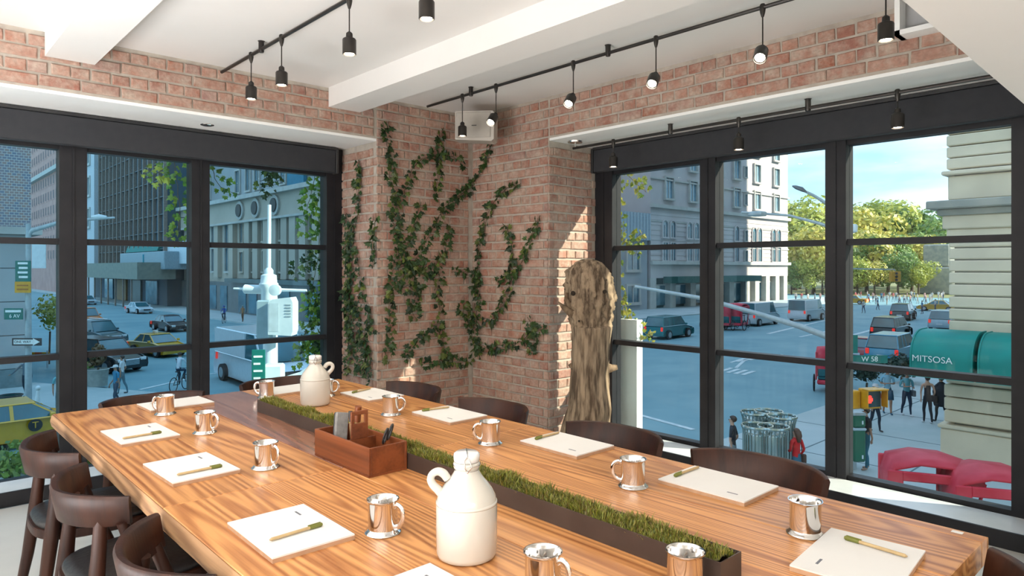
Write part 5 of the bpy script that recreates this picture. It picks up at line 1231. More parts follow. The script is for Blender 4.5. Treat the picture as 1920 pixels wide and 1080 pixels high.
# ================================================================== PEOPLE
SKINS = {'light': M('skin_light', (.52, .31, .22), .6), 'tan': M('skin_tan', (.36, .19, .12), .6), 'dark': M('skin_dark', (.14, .07, .045), .6)}
def cloth_m(n, c): return M('cloth_'+n, c, .85, rgb2=tuple(v*.8 for v in c), scale=5)
PEOPLE = {}
def person(lab, pos, yaw, h=1.72, shirt=(.1, .1, .1), pants=(.05, .06, .1), skin='light', hair=(.05, .03, .02), shoes=(.6, .6, .6), stride=.16, arms=None, sleeve=.5, shorts=False, hat=None, bag=None, sitting=False, fine=True, group=None, key=None, dress=None, wide=1., lean=0., zoff=None, bun=False, longhair=False):
    t = thing('person', lab, 'person', (pos.x, pos.y, pos.z if zoff is None else zoff), rad(yaw), group)
    s = h/1.75
    if key in PEOPLE:
        for nm, me in PEOPLE[key]: inst(nm, me, t)
        return t
    V, E, Rr, T = [], [], [], []
    def v(p, r, tg, par=None):
        V.append(Vector(p)*s); Rr.append(tuple(q*s for q in r) if hasattr(r, '__len__') else (r*s, r*s)); T.append(tg)
        if par is not None: E.append((par, len(V)-1))
        return len(V)-1
    w_ = wide
    pel = v((0, 0, .95), (.115*w_, .15*w_), 'pants'); wa_ = v((lean*.2, 0, 1.10), (.10*w_, .135*w_), 'shirt', pel); che = v((lean*.6, 0, 1.30), (.11*w_, .155*w_), 'shirt', wa_)
    nb = v((lean, 0, 1.455), (.06, .075), 'shirt' if dress != 'strapless' else 'skin', che); ne = v((lean+.01, 0, 1.52), (.045, .048), 'skin', nb); he = v((lean+.025, 0, 1.60), (.082, .072), 'skin', ne); ht = v((lean+.02, 0, 1.68), (.075, .068), 'skin', he)
    v((lean+.10, 0, 1.615), (.014, .012), 'skin', he)          # nose
    for sd in (-1, 1):
        st = stride*sd
        if sitting:
            hp = v((.05, sd*.1, .90), (.085*w_, .085*w_), 'pants', pel); kn = v((.38, sd*.14, .78-.1*sd), (.06, .06), 'shin' if shorts else 'pants', hp); an = v((.25, sd*.12, .38-.1*sd), (.04, .04), 'shoe' if not shorts else 'shin', kn); v((.38, sd*.12, .34-.1*sd), (.035, .04), 'shoe', an)
        else:
            hp = v((0, sd*.085*w_, .86), (.085*w_, .088*w_), 'pants', pel); kn = v((.03+st*.55, sd*.09, .49), (.058*w_, .058*w_), 'shin' if shorts else 'pants', hp)
            cf = v((st*.75-.03, sd*.09, .33), (.052, .05), 'shin' if shorts else 'pants', kn); an = v((st-.03, sd*.09, .10), (.036, .036), 'shin' if shorts else 'pants', cf); he_ = v((st-.04, sd*.09, .04), (.036, .034), 'shoe', an); v((st+.13, sd*.10, .03), (.028, .036), 'shoe', he_)
        sh = v((lean*.9, sd*.175*w_, 1.415), (.055, .055), 'shirt' if dress != 'strapless' else 'skin', nb)
        a = (arms or {}).get(sd, 'down')
        if a == 'down': el = (lean*.6-.03+.05*sd, sd*.225*w_, 1.15); wr = (lean*.5+.04-.07*sd, sd*.24*w_, .92); hd = (lean*.5+.06-.07*sd, sd*.235*w_, .84); fd = Vector((.02, 0, -1))
        elif a == 'fold': el = (lean*.6-.0, sd*.24*w_, 1.17); wr = (lean+.22, sd*.08, 1.20); hd = (lean+.25, sd*.0, 1.22); fd = Vector((.2, -sd*1., 0))
        elif a == 'hold': el = (lean*.6+.02, sd*.22*w_, 1.15); wr = (lean+.26, sd*.13, 1.14); hd = (lean+.33, sd*.10, 1.17); fd = Vector((1, -sd*.3, .2))
        elif a == 'bars': el = (lean+.15, sd*.24, 1.20); wr = (lean+.33, sd*.22, 1.08); hd = (lean+.40, sd*.22, 1.06); fd = Vector((1, 0, -.3))
        elif a == 'out': el = (lean+.05, sd*.36, 1.2); wr = (lean+.12, sd*.50, 1.05); hd = (lean+.15, sd*.56, 1.02); fd = Vector((.2, sd, -.3))
        mid = [(sh_*.55+e_*.45) for sh_, e_ in zip((lean*.9, sd*.19*w_, 1.40), el)]
        m1 = v(mid, (.043*w_, .043*w_), 'shirt' if sleeve > .2 and dress != 'strapless' else 'skin', sh)
        e1 = v(el, (.036, .036), 'shirt' if sleeve > .6 else 'skin', m1); w1 = v(wr, (.026, .026), 'shirt' if sleeve > .9 else 'skin', e1); h1 = v(hd, (.026, .034), 'skin', w1)
        if fine:
            fd = fd.normalized(); sdv = fd.cross(Vector((0, 1, 0)) if abs(fd.y) < .8 else Vector((0, 0, 1))).normalized()
            for k, ln in ((-1.5, .062), (-.5, .075), (.5, .08), (1.5, .07)):
                p0 = Vector(hd)+fd*.03+sdv*k*.018; p1 = Vector(hd)+fd*ln+sdv*k*.022+Vector((0, -sd*.006, 0)); f1 = v(p0, (.009, .009), 'skin', h1); v(p1, (.007, .007), 'skin', f1)
            v(Vector(hd)+fd*.02+sdv*.05, (.009, .009), 'skin', h1)
    me = bpy.data.meshes.new('tmp'); me.from_pydata([tuple(p) for p in V], E, [])
    o = bpy.data.objects.new('tmp', me); C.objects.link(o)
    sk = o.modifiers.new('s', 'SKIN'); sk.branch_smoothing = .6; sk.use_smooth_shade = True; o.modifiers.new('d', 'SUBSURF').levels = 1
    for i, d in enumerate(me.skin_vertices[0].data): d.radius = Rr[i]; d.use_root = (i == 0)
    dg = bpy.context.evaluated_depsgraph_get(); bm = bpy.data.meshes.new_from_object(o.evaluated_get(dg)); bm.name = 'body'
    bpy.data.objects.remove(o)
    mats = {'skin': SKINS[skin], 'shirt': cloth_m('%.2f_%.2f_%.2f' % shirt, shirt), 'pants': cloth_m('%.2f_%.2f_%.2f' % pants, pants), 'shoe': cloth_m('%.2f_%.2f_%.2f' % shoes, shoes)}; mats['shin'] = SKINS[skin]
    order = ['skin', 'shirt', 'pants', 'shoe']; bm.materials.clear()
    for k in order: bm.materials.append(mats[k])
    for f in bm.polygons:
        c = f.center; best, bd = 0, 9e9
        for (a, b_) in E:
            A, B = V[a], V[b_]; d = B-A; u = max(0, min(1, (c-A).dot(d)/max(d.length_squared, 1e-9))); q = (A+d*u-c).length_squared
            if q < bd: bd = q; best = T[b_] if u > .45 else T[a]
        f.material_index = order.index('skin' if best == 'shin' else best); f.use_smooth = True
    out = [('body', bm)]
    z = 1.66; hx_ = lean+.01
    if hair is not None:
        hm = M('hair_%.2f_%.2f_%.2f' % hair, hair, .6); b = MB(); b.ball((hx_-.015, 0, z), .105, 14, 9, (1.0, .86, .86)); b.v = [(x_ - (.045 if (x_ > hx_+.03 and z_ < z+.03) else 0), y_, max(z_, z-.09 if x_ < hx_-.02 else z-.01)) for x_, y_, z_ in b.v]
        if bun: b.ball((hx_-.10, 0, z+.05), .045, 10, 7)
        if longhair: b.tube([(hx_-.05, 0, z), (hx_-.09, 0, z-.12), (hx_-.09, 0, z-.28)], [.085, .08, .04], 12, flat=1.2)
        b.v = [tuple(Vector(p)*s) for p in b.v]; out.append(('hair', b.mesh('hair', hm, 'all')))
    if hat:
        hm = cloth_m('hat_%.2f_%.2f_%.2f' % hat[1], hat[1])
        if hat[0] == 'cap': b = MB().lathe([(.108, 0), (.104, .04), (.08, .085), (.0, .105)], 16, c=(hx_, 0, z-.005)).box((hx_+.06, -.07, z-.008), (hx_+.19, .07, z+.006))
        elif hat[0] == 'helmet': b = MB().lathe([(.115, -.02), (.12, .03), (.10, .09), (.05, .125), (0, .13)], 16, c=(hx_, 0, z))
        else: b = MB().lathe([(.105, .0), (.19, -.012), (.19, -.002), (.105, .015), (.095, .09), (.06, .11), (0, .112)], 20, c=(hx_, 0, z+.01))
        b.v = [tuple(Vector(p)*s) for p in b.v]; out.append(('hat', b.mesh('hat', hm, 30)))
    if shorts or dress:
        cl = cloth_m('%.2f_%.2f_%.2f' % pants, pants); b = MB()
        if shorts:
            for sd in (-1, 1): b.tube([(0, sd*.085*w_, .90), (.01+stride*sd*.3, sd*.095*w_, .70), (.02+stride*sd*.45, sd*.1*w_, .55)], [.105*w_, .105*w_, .10*w_], 14)
        if dress == 'poncho': b.lathe([(.24, .62), (.27, .75), (.27, 1.0), (.29, 1.15), (.25, 1.34), (.11, 1.49), (.06, 1.53)], 20); cl = cloth_m('%.2f_%.2f_%.2f' % shirt, shirt)
        if dress == 'skirt': b.lathe([(.21, .55), (.20, .7), (.15, .97)], 18)
        if b.v:
            b.v = [tuple(Vector(p)*s) for p in b.v]; out.append(('skirt' if dress == 'skirt' else 'poncho' if dress == 'poncho' else 'shorts', b.mesh('clothing', cl, 'all')))
    if bag:
        b = MB().bbox((-.10, bag[1]*.25-.06, .78), (.14, bag[1]*.25+.06, 1.02), .02).tube([(0, bag[1]*.25, 1.0), (0, bag[1]*.17, 1.45), (0, -bag[1]*.05, 1.44)], .012, 6)
        b.v = [tuple(Vector(p)*s) for p in b.v]; out.append(('bag', b.mesh('bag', cloth_m('bag_%.2f_%.2f_%.2f' % bag[0], bag[0]), 30)))
    if fine:
        b = MB()
        for sd in (-1, 1): b.ball((lean+.098, sd*.03, 1.635), .011, 8, 6)
        b.v = [tuple(Vector(p)*s) for p in b.v]; out.append(('eyes', b.mesh('eyes', M('eye_dark', (.03, .025, .02), .3), 'all')))
        b = MB().ball((lean+.088, 0, 1.568), .02, 8, 6, (.5, 1.1, .35)); 
        b.v = [tuple(Vector(p)*s) for p in b.v]; out.append(('mouth', b.mesh('mouth', M('lips', (.35, .12, .10), .5), 'all')))
    for nm, m_ in out: inst(nm, m_, t)
    if key: PEOPLE[key] = out
    return t
def Pp(px, py): return P(px, py, GZ+KB)
TOW = math.degrees(YAW)+180   # facing the viewer
AWAY = math.degrees(YAW)
person('person in black strapless jumpsuit walking away on the pavement', Pp(1739, 793), AWAY-5, 1.74, (.02, .02, .025), (.02, .02, .025), 'light', (.04, .02, .015), (.7, .7, .7), dress='strapless', bun=True, sleeve=0, bag=((.03, .02, .02), -1), stride=.1)
person('person in black poncho and hat walking away beside the stone corner', Pp(1765, 792), AWAY+10, 1.72, (.02, .022, .025), (.02, .02, .02), 'light', (.05, .03, .02), (.03, .03, .03), dress='poncho', hat=('brim', (.02, .02, .02)), stride=.2, sleeve=.95)
person('person in teal top, light cap and navy trousers walking towards the viewer', Pp(1700, 779), TOW, 1.68, (.10, .32, .38), (.015, .03, .06), 'tan', None, (.7, .7, .72), hat=('cap', (.45, .4, .36)), arms={1: 'hold', -1: 'fold'}, sleeve=.7, wide=1.15, bag=((.1, .12, .14), 1))
person('person in light blue shirt and navy shorts with folded arms', Pp(1664, 776), TOW-15, 1.78, (.20, .42, .55), (.02, .07, .12), 'tan', None, (.03, .10, .16), shorts=True, hat=('cap', (.55, .5, .45)), arms={1: 'fold', -1: 'fold'}, sleeve=.5)
person('person in red top and white headband behind the pedestrian signal', Pp(1641, 808), TOW+10, 1.66, (.35, .05, .03), (.02, .03, .05), 'light', (.08, .04, .02), (.05, .05, .05), hat=('cap', (.62, .60, .60)), sleeve=.5)
person('person in dark tee and blue jeans standing beside the green signal boxes', Pp(1624, 880), AWAY+95, 1.76, (.018, .02, .03), (.02, .14, .20), 'tan', (.1, .06, .04), (.35, .2, .14), sleeve=.5, stride=.08)
p = P(1374, 940); p2 = Q(1374, HZ, 18.1)
person('person in dark polo shirt beside the metal trash cans', Vector((p2.x, p2.y, GZ+KB)), AWAY+60, 1.78, (.012, .02, .035), (.25, .35, .42), 'light', (.05, .03, .02), (.1, .1, .1), sleeve=.5)
p2 = Q(1493, HZ, 17.2)
person('person in bright red top and blue jeans on the pavement', Vector((p2.x, p2.y, GZ+KB)), AWAY+30, 1.66, (.62, .012, .015), (.03, .14, .22), 'light', (.10, .045, .025), (.1, .1, .1), sleeve=.95, longhair=True, arms={1: 'hold'}, bag=((.06, .03, .02), -1))
# left side
person('person in white shirt walking in front of the chrome grille suv', Pp(229, 738), AWAY+100, 1.75, (.62, .66, .68), (.10, .20, .25), 'tan', (.05, .03, .02), (.1, .1, .1), sleeve=.5)
person('person in blue shirt and white cap before the white shirted walker', P(217, 762, GZ+KB), AWAY+150, 1.72, (.03, .22, .38), (.05, .08, .12), 'tan', None, (.1, .1, .1), hat=('cap', (.7, .72, .74)), sleeve=.5)
person('person in pale teal shirt and jeans left of the first mullion', P(113, 778, GZ+KB), TOW+40, 1.78, (.20, .50, .55), (.03, .18, .26), 'tan', (.04, .02, .02), (.1, .1, .1), sleeve=.5)
person('person in dark patterned jacket standing behind the sign pole', P(48, 745, GZ+KB), TOW+10, 1.75, (.10, .14, .17), (.01, .03, .05), 'tan', (.03, .02, .02), (.05, .05, .05), sleeve=.95, arms={-1: 'out'})
person('person in orange brown clothes by the dark shop base', Pp(455, 603), TOW, 1.72, (.40, .18, .07), (.20, .10, .05), 'tan', (.5, .45, .4), (.1, .1, .1), sleeve=.95)
def bicycle(lab, pos, rz):
    t = thing('bicycle', lab, 'bicycle', (pos.x, pos.y, GZ), rad(rz))
    for xx in (-.52, .52):
        pts = [(xx+.34*math.cos(a), 0, .36+.34*math.sin(a)) for a in [2*PI*k/24 for k in range(25)]]; w_ = MB().tube(pts, .02, 6).build('wheel', RUB, t, smooth=True)
        b = MB()
        for k in range(8): b.tube([(xx, 0, .36), (xx+.34*math.cos(k*PI/4), 0, .36+.34*math.sin(k*PI/4))], .004, 4)
        b.build('spokes', HUB, w_)
    MB().tube([(-.52, 0, .36), (-.15, 0, .85), (.40, 0, .88), (-.05, 0, .32), (-.52, 0, .36)], .018, 6).tube([(-.05, 0, .32), (-.17, 0, .92)], .018, 6).tube([(.52, 0, .36), (.38, 0, 1.02)], .018, 6).build('frame', BLACKM, t)
    MB().tube([(.36, -.26, 1.05), (.40, 0, 1.03), (.36, .26, 1.05)], .014, 6).build('handlebar', BLACKM, t)
    MB().bbox((-.3, -.07, .92), (-.05, .07, .97), .02).build('saddle', BLACKM, t)
    return t
for px, py, hd, lab, sh, hat_ in ((337, 733, AWAY-4, 'cyclist in white shirt riding away along the white line', (.62, .68, .74), None), (420, 606, TOW+10, 'cyclist in bright blue jacket by the shops', (.02, .10, .42), ('helmet', (.05, .10, .35)))):
    q = P(px, py); bicycle('bicycle of the '+lab, q, hd)
    c = math.cos(rad(hd)); s_ = math.sin(rad(hd))
    person(lab, Vector((q.x-.12*c, q.y-.12*s_, 0)), hd, 1.72, sh, (.02, .05, .09), 'tan', (.05, .03, .02) if not hat_ else None, (.05, .05, .05), sitting=True, arms={1: 'bars', -1: 'bars'}, sleeve=.95, lean=.15, zoff=GZ+.12, hat=hat_)
# crowd at the crossing
CR = [('c1', (.62, .58, .56), (.10, .12, .18)), ('c2', (.55, .12, .12), (.30, .30, .32)), ('c3', (.70, .68, .66), (.50, .42, .36)), ('c4', (.12, .25, .40), (.05, .06, .10)), ('c5', (.62, .36, .34), (.14, .14, .16))]
CN = {'c1': 'white top and dark trousers', 'c2': 'red top and grey trousers', 'c3': 'white top and tan trousers', 'c4': 'blue top and dark trousers', 'c5': 'pink top and dark trousers'}
r = random.Random(3)
ORD = ['leftmost', 'second', 'third', 'fourth', 'fifth', 'sixth', 'seventh', 'eighth', 'ninth', 'tenth', 'eleventh', 'twelfth', 'thirteenth', 'fourteenth', 'fifteenth', 'sixteenth', 'seventeenth']
def nth(i, n): return ('%s from the left' % ORD[i] if i else 'leftmost') if i < 17 else ('rightmost' if i == n-1 else '%s from the right' % ORD[n-1-i])
for i in range(34):
    px = 1592+i*5.4+r.uniform(-2, 2); py = r.uniform(562, 572) if i % 5 else r.uniform(578, 590)
    if 1655 < px < 1712 and py > 575: py = 566
    k, sh, pn = CR[r.randrange(5)]; q = P(px, py)
    person('distant walker in %s, %s in the crossing crowd' % (CN[k], nth(i, 34)), q, r.uniform(0, 360), 1.72, sh, pn, 'light', (.06, .04, .03), (.2, .2, .2), fine=False, key=k, group='distant walkers at the park crossing')
for i, px in enumerate((1492, 1503, 1515, 1528, 1538, 1548)):
    k, sh, pn = CR[i % 5]; person('walker in %s, %s beside the white vans' % (CN[k], nth(i, 6)), P(px, 566+i % 3), 40*i, 1.72, sh, pn, 'light', (.06, .04, .03), (.2, .2, .2), fine=False, key=k, group='walkers past the white vans')

# ================================================================== STREET FURNITURE
GREY = M('galvanised_steel', (.46, .52, .54), .5, .3, rgb2=(.38, .43, .45)); WHM = M('white_enamel', (.68, .74, .76), .4, rgb2=(.60, .67, .70)); SGN = M('green_sign', (.0, .16, .13), .5); WLET = M('white_lettering', (.85, .88, .85), .6); YEL = M('signal_yellow', (.70, .33, .015), .45); DGR = M('green_box', (.01, .13, .07), .45)
# lamp post right of third mullion
tp = 19.4
lp = thing('street_lamp', 'grey street lamp post behind the third mullion with curved lamp arm', 'street lamp', (*Q(1590, HZ, tp).xy, GZ+KB)); org = lp.location.copy()
def L3(px, py, t_=tp): return Q(px, py, t_)-org
MB().lathe([(.22, 0), (.22, .3), (.12, .6)], 16).tube([(0, 0, .5), (0, 0, L3(1590, 470).z), tuple(L3(1588, 425))], [.105, .09, .07], 14).build('post', GREY, lp, smooth=40)
MB().tube([L3(1588, 425), L3(1572, 400), L3(1552, 383), L3(1525, 366), L3(1508, 358)], [.06, .05, .045, .04, .035], 10).build('lamp_arm', GREY, lp, smooth=True)
MB().tube([L3(1512, 360), L3(1504, 355), L3(1492, 351), L3(1486, 349)], [.05, .12, .10, .04], 12, flat=.5).build('lamp_head', M('lamp_head_dark', (.12, .14, .15), .5), lp, smooth=True)
MB().tube([L3(1588, 440), L3(1540, 420), L3(1480, 404), L3(1390, 398)], [.05, .045, .035, .03], 10).build('upper_arm', GREY, lp, smooth=True)
MB().bbox(L3(1420, 402)-Vector((.2, .2, .05)), L3(1420, 402)+Vector((.2, .2, .08)), .03).build('arm_fixture', GREY, lp)
MB().tube([L3(1588, 645), L3(1500, 612), L3(1420, 588), L3(1320, 560), L3(1190, 537)], [.10, .085, .07, .06, .04], 12).build('signal_mast_arm', GREY, lp, smooth=True)
MB().lathe([(.0, -.10), (.12, -.06), (.13, .1), (.10, .16), (0, .17)], 14, X=Matrix.Translation(L3(1599, 431))).build('camera_dome', WHM, lp, smooth=50)
def plate(nm, px0, py0, px1, py1, mat, t_):
    A, B = L3(px0, py1, t_), L3(px1, py0, t_); w_ = (B-A).dot(RT); h_ = B.z-A.z
    o = MB().bbox((-w_/2, -.015, -h_/2), (w_/2, .015, h_/2), .005).build(nm, mat, lp, loc=(A+B)/2, rz=YAW-PI/2); return o
sg = plate('street_sign', 1596, 666, 1664, 681, SGN, tp-.35)
text('W 58', .2, WLET, sg, (0, -.02, 0), (PI/2, 0, 0), ext=.004)
plate('parking_plate', 1594, 628, 1608, 662, SGN, tp-.3)
ps = thing('pedestrian_signal', 'yellow pedestrian signal showing a red hand', 'traffic signal', tuple(Q(1629, 748, 18.6))); a = YAW-PI/2; ps.rotation_euler = (0, 0, a+.25)
MB().bbox((-.26, -.1, -.26), (.32, .12, .30), .03).build('housing', YEL, ps); MB().box((-.21, -.125, -.20), (.27, -.10, .24)).build('screen', M('signal_screen', (.03, .07, .08), .25), ps)
MB().bbox((-.30, -.34, .27), (.36, -.08, .31), .01).bbox((-.30, -.3, -.2), (-.27, -.08, .3), .01).bbox((.33, -.3, -.2), (.36, -.08, .3), .01).build('visor', YEL, ps)
MB().bbox((-.62, -.02, -.26), (-.27, .2, .24), .03).build('rear_housing', YEL, ps)
b = MB().bbox((-.14, -.135, -.09), (-.03, -.127, .04), .003)
for k in range(4): b.bbox((-.14+k*.029, -.135, .03), (-.118+k*.029, -.127, .13-.015*abs(k-1.5)), .002)
b.bbox((-.03, -.135, -.04), (.01, -.127, .045), .003); b.build('red_hand', M('lit_red', (.9, .05, .03), .5, emit=((1, .03, .02), 2.0)), ps)
for k, (y0, y1, lab) in enumerate(((775, 800, 'upper green signal control box on the lamp post'), (803, 864, 'lower green signal control box on the lamp post'))):
    q = Q(1607, y1, 18.9); t = thing('signal_control_box', lab, 'signal box', tuple(q), a)
    hh = (y1-y0)*18.9/F; MB().bbox((-.17, -.16, 0), (.17, .16, hh), .04).build('housing', DGR, t); MB().bbox((-.19, -.18, hh-.04), (.19, .18, hh+.04), .03).build('lid', SILV if k else GREY, t)
    MB().box((.05, -.175, .1), (.09, -.16, .2)).build('latch', WHM, t)
# far traffic signal, right pane
t = thing('traffic_light', 'small yellow traffic light hanging before the park trees', 'traffic light', tuple(Q(1678, 519, 75)), a)
MB().bbox((-.55, -.25, -.55), (.55, .25, .6), .05).build('housing', YEL, t); MB().tube([(-5, 0, .9), (0, 0, .8), (0, 0, .5)], .08, 6).build('wire_arm', GREY, t)
for k in range(3): MB().tube([(0, -.26, .38-k*.36), (0, -.36, .38-k*.36)], .14, 12).build('signal_lens', BLACKM, t)
# trash cans
TRM = M('ribbed_steel_can', (.42, .48, .46), .25, .8, rgb2=(.22, .30, .28), scale=14, stretch=(1, 1, .1))
can = MB(); can.lathe([(.0, .0), (.27, 0), (.29, .04), (.30, .9), (.27, .93), (.0, .9)], 20)
canr = MB()
for k in range(22):
    a_ = 2*PI*k/22; canr.tube([(.305*math.cos(a_), .305*math.sin(a_), .02), (.315*math.cos(a_), .315*math.sin(a_), .9), (.36*math.cos(a_), .36*math.sin(a_), 1.02)], .014, 5)
canl = MB().tube([(.36*math.cos(x_), .36*math.sin(x_), 1.02) for x_ in [2*PI*k/22 for k in range(23)]], .025, 6)
cm = (can.mesh('drum', TRM, 30), canr.mesh('ribs', TRM), canl.mesh('rim', TRM, True))
for px, t_, lab in ((1420, 17.3, 'ribbed steel trash can in front, left of the pair'), (1450, 17.2, 'ribbed steel trash can in front, right of the pair'), (1416, 18.9, 'ribbed steel trash can behind, beside the dark polo person'), (1441, 19.0, 'ribbed steel trash can in the middle of the back row'), (1466, 18.4, 'ribbed steel trash can at the right end of the cluster')):
    q = Q(px, HZ, t_); t = thing('trash_can', lab, 'trash can', (q.x, q.y, GZ+KB)); t.scale = (1.05, 1.05, 1.65)
    for nm, me in zip(('drum', 'ribs', 'rim'), cm): inst(nm, me, t)
# white signal pole outside the left window
tq = 11.; c0 = Q(507, 560, tq)
sp2 = thing('traffic_signal_pole', 'white traffic signal pole with thin mast outside the left window', 'signal pole', (c0.x, c0.y, GZ)); org = sp2.location.copy()
def S3(px, py, t_=tq): return Q(px, py, t_)-org
MB().tube([(0, 0, 0), (0, 0, S3(507, 545).z)], [.13, .11], 16).build('post', WHM, sp2, smooth=40)
MB().tube([S3(504, 524), S3(504, 500), S3(505, 384)], [.05, .035, .03], 10).build('thin_mast', WHM, sp2, smooth=True)
MB().lathe([(.04, .12), (.07, .08), (.07, .02), (.12, .0), (.13, -.12), (.15, -.14), (.15, -.2), (.12, -.24), (.12, -.5)], 16, X=Matrix.Translation(S3(504, 516))).build('collar', WHM, sp2, smooth=40)
MB().tube([S3(438, 541), S3(455, 542)], [.015, .02], 8).tube([S3(455, 542), S3(459, 542), S3(497, 543), S3(500, 543)], [.03, .075, .075, .05], 12).tube([S3(500, 543), S3(575, 545)], [.03, .022], 8).build('horizontal_arm', WHM, sp2, smooth=40)
MB().lathe([(.03, -.05), (.09, -.04), (.09, .04), (.03, .05)], 16, X=Matrix.Translation(S3(516, 544, tq-.3)) @ Matrix.Rotation(YAW-PI/2, 4, 'Z') @ Matrix.Rotation(PI/2, 4, 'X')).build('clamp_ring', WHM, sp2, smooth=40)
bx_ = thing('signal_cabinet', 'white angular control cabinet clamped to the signal pole', 'signal cabinet', tuple(Q(532, 626, 10.7)), YAW-PI/2)
MB().prism([(-.20, 0), (.16, -.02), (.185, .06), (.185, .50), (.15, .58), (-.13, .55), (-.20, .50)], -.14, .14).build('housing', WHM, bx_)
MB().box((-.185, -.143, .05), (-.03, -.14, .49)).build('door', M('enamel_door', (.60, .67, .70), .4), bx_)
for k in range(5): MB().box((.07, -.148, .28+k*.045), (.16, -.14, .295+k*.045)).build('vent_slot', GREY, bx_)
MB().bbox((-.42, -.05, -.14), (-.20, .10, .53), .02).build('side_box', M('shaded_enamel', (.36, .47, .52), .4), bx_)  # darker copy of the white enamel, shade put into its colour
gs = MB().bbox((-.10, -.02, -.38), (.10, .0, .34), .005).build('green_sign_board', SGN, None, loc=tuple(Q(485, 697, 10.4)), rz=YAW-PI/2+.15); tag(gs, 'tall green parking sign on the white signal pole', 'sign')
for k in range(5): MB().box((-.07, -.026, .22-k*.11), (.06-(k % 2)*.03, -.02, .25-k*.11)).build('print_line', WLET, gs)
MB().tube([(.0, .3, -.3), (.6, .2, -.1), (1.4, .1, .45)], [.07, .06, .05], 10).bbox((.05, .0, -.35), (.35, .25, .1), .03).build('brace', WHM, gs)
# sign pole at the far left
c0 = Q(53, 745, 26.5)
sp3 = thing('sign_pole', 'grey street pole at the far left carrying street signs and an arm', 'sign pole', (c0.x, c0.y, GZ+KB)); org = sp3.location.copy(); T3 = 26.5
def U3(px, py, t_=T3): return Q(px, py, t_)-org
MB().tube([(0, 0, 0), (0, 0, U3(52, 420).z)], [.13, .09], 12).build('post', GREY, sp3, smooth=40)
MB().tube([U3(52, 445), U3(60, 432), U3(118, 415), U3(215, 408)], [.05, .09, .07, .04], 10).build('arm', GREY, sp3, smooth=True)
MB().tube([U3(172, 407), U3(186, 406), U3(200, 407)], [.05, .1, .05], 10).build('arm_lamp', WHM, sp3, smooth=True)
def sign(nm, px0, py0, px1, py1, mat, t_=T3-.25, par=sp3):
    A, B = U3(px0, py1, t_), U3(px1, py0, t_); w_ = (B-A).dot(RT); h_ = B.z-A.z; ctr = (A+B)/2
    o = MB().bbox((-w_/2, -.02, -h_/2), (w_/2, .02, h_/2), .005).build(nm, mat, par); o.location = ctr; o.rotation_euler = (0, 0, YAW-PI/2); return o, w_, h_
o, w_, h_ = sign('green_plate', 29, 489, 58, 528, SGN)
for k in range(4): MB().box((-w_*.32+(k % 2)*.04, -.03, h_*.33-k*h_*.22), (w_*.32, -.02, h_*.43-k*h_*.22)).build('print_line', WLET, o)
o, w_, h_ = sign('yellow_plate', 28, 528, 58, 549, YEL)
for k in range(2): MB().box((-w_*.35, -.03, h_*.1-k*h_*.35), (w_*.35, -.02, h_*.22-k*h_*.35)).build('print_line', M('sign_orange_print', (.4, .14, .02), .6), o)
o, w_, h_ = sign('street_name_plate', 8, 578, 43, 599, SGN); text('6 AV', .2, WLET, o, (.05, -.024, -.09), (PI/2, 0, 0), ext=.004); MB().box((-w_*.42, -.03, .06), (w_*.42, -.02, .15)).build('print_line', WLET, o)
o, w_, h_ = sign('one_way_plate', 23, 634, 78, 648, BLACKM)
b = MB(); b.add([(-w_*.44, -.026, -.09), (w_*.22, -.026, -.09), (w_*.22, -.026, -.14), (w_*.46, -.026, 0), (w_*.22, -.026, .14), (w_*.22, -.026, .09), (-w_*.44, -.026, .09)], [tuple(range(7))]); b.build('arrow', WLET, o); text('ONE WAY', .14, BLACKM, o, (-.15, -.03, 0), (PI/2, 0, 0), ext=.002)
o, w_, h_ = sign('white_banner', 60, 457, 86, 503, WHM, T3+1); 
pv = thing('vertical_parking_sign', 'narrow blue vertical sign with white PARKING letters', 'sign', tuple(QX(270, 500, XB-4)), -PI/2)
t_here = QX(270, 500, XB-4).dot(FW); hh = 46*t_here/F/2; MB().bbox((-.8, -.12, -hh), (.8, .12, hh), .05).build('board', M('blue_sign_face', (.02, .33, .42), .5), pv)
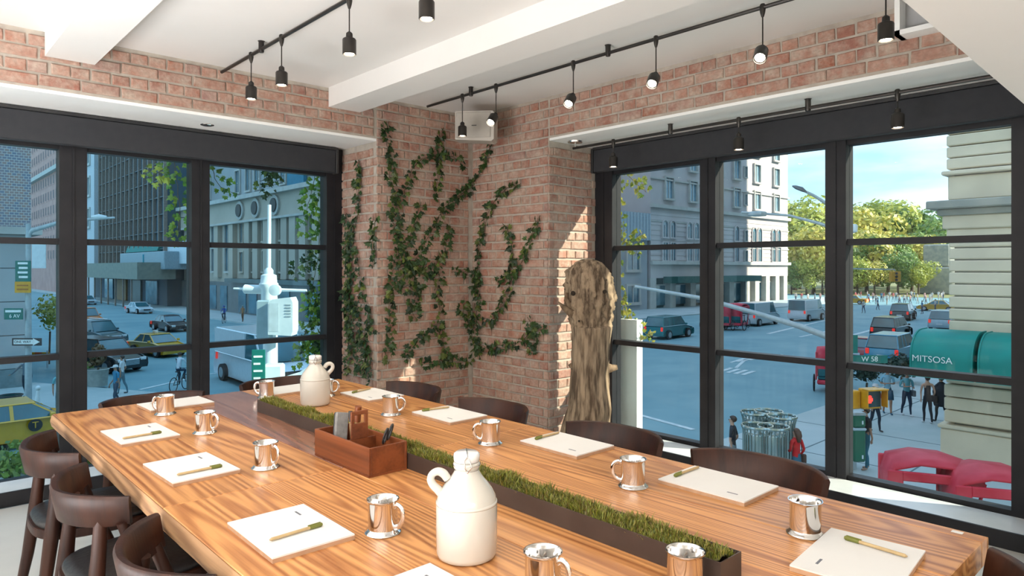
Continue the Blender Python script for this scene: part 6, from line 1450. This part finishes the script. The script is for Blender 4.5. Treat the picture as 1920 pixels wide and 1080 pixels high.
text('P\nA\nR\nK\nI\nN\nG', hh*.30, WLET, pv, (0, -.16, 0), (PI/2, 0, 0), ext=.02, vert=True, sx=1.2)
pv.rotation_euler = (0, 0, -PI/2-.35)
qv = QX(336, 418, XB-3); pv = thing('vertical_blade_sign', 'small black vertical blade sign with white letters below the ivy', 'sign', tuple(qv), -PI/2-.5); t_here = qv.dot(FW); hh = 32*t_here/F/2
MB().bbox((-.5, -.1, -hh), (.5, .1, hh), .05).build('board', BLACKM, pv); MB().tube([(.4, 0, hh*.6), (.9, 3.6, hh*.6)], .08, 6).build('bracket', BLACKM, pv); text('C\nE\nD', hh*.62, WLET, pv, (0, -.14, 0), (PI/2, 0, 0), ext=.02, vert=True, sx=1.2)
# dark bin at the far left pavement
q = P(20, 787, GZ+KB); t = thing('litter_bin', 'dark green mesh litter bin at the left edge', 'trash can', (q.x, q.y, GZ+KB)); 
b = MB().lathe([(.30, 0), (.36, .9), (.38, .92), (.34, .9), (.28, .05), (0, .04)], 20); b.build('drum', M('dark_green_bin', (.01, .07, .07), .5), t, smooth=40)
MB().tube([(.38*math.cos(x_), .38*math.sin(x_), .92) for x_ in [2*PI*k/20 for k in range(21)]], .025, 6).build('rim', BLACKM, t)
q = P(66, 800, GZ+KB); t = thing('traffic_cone_post', 'pale slanted barrier post beside the litter bin', 'bollard', (q.x, q.y, GZ+KB)); MB().tube([(0, 0, 0), (.1, .1, 1.3)], [.16, .05], 10).build('post', WHM, t, smooth=True); MB().ball((.1, .1, 1.36), .09, 10, 7).build('knob', WHM, t, smooth='all')
q = P(66, 690, GZ+KB); t = thing('yellow_barrier', 'yellow and red striped barrier board behind the one way sign', 'barrier', (q.x, q.y, GZ+KB), YAW-PI/2)
for k in range(4): MB().box((-.8+k*.4, -.03, .5), (-.4+k*.4, .03, .9)).build('stripe', YEL if k % 2 else M('orange_stripe', (.65, .12, .03), .5), t)
for s in (-1, 1): MB().box((s*.7-.04, -.03, 0), (s*.7+.04, .03, 1.0)).build('leg', WHM, t)
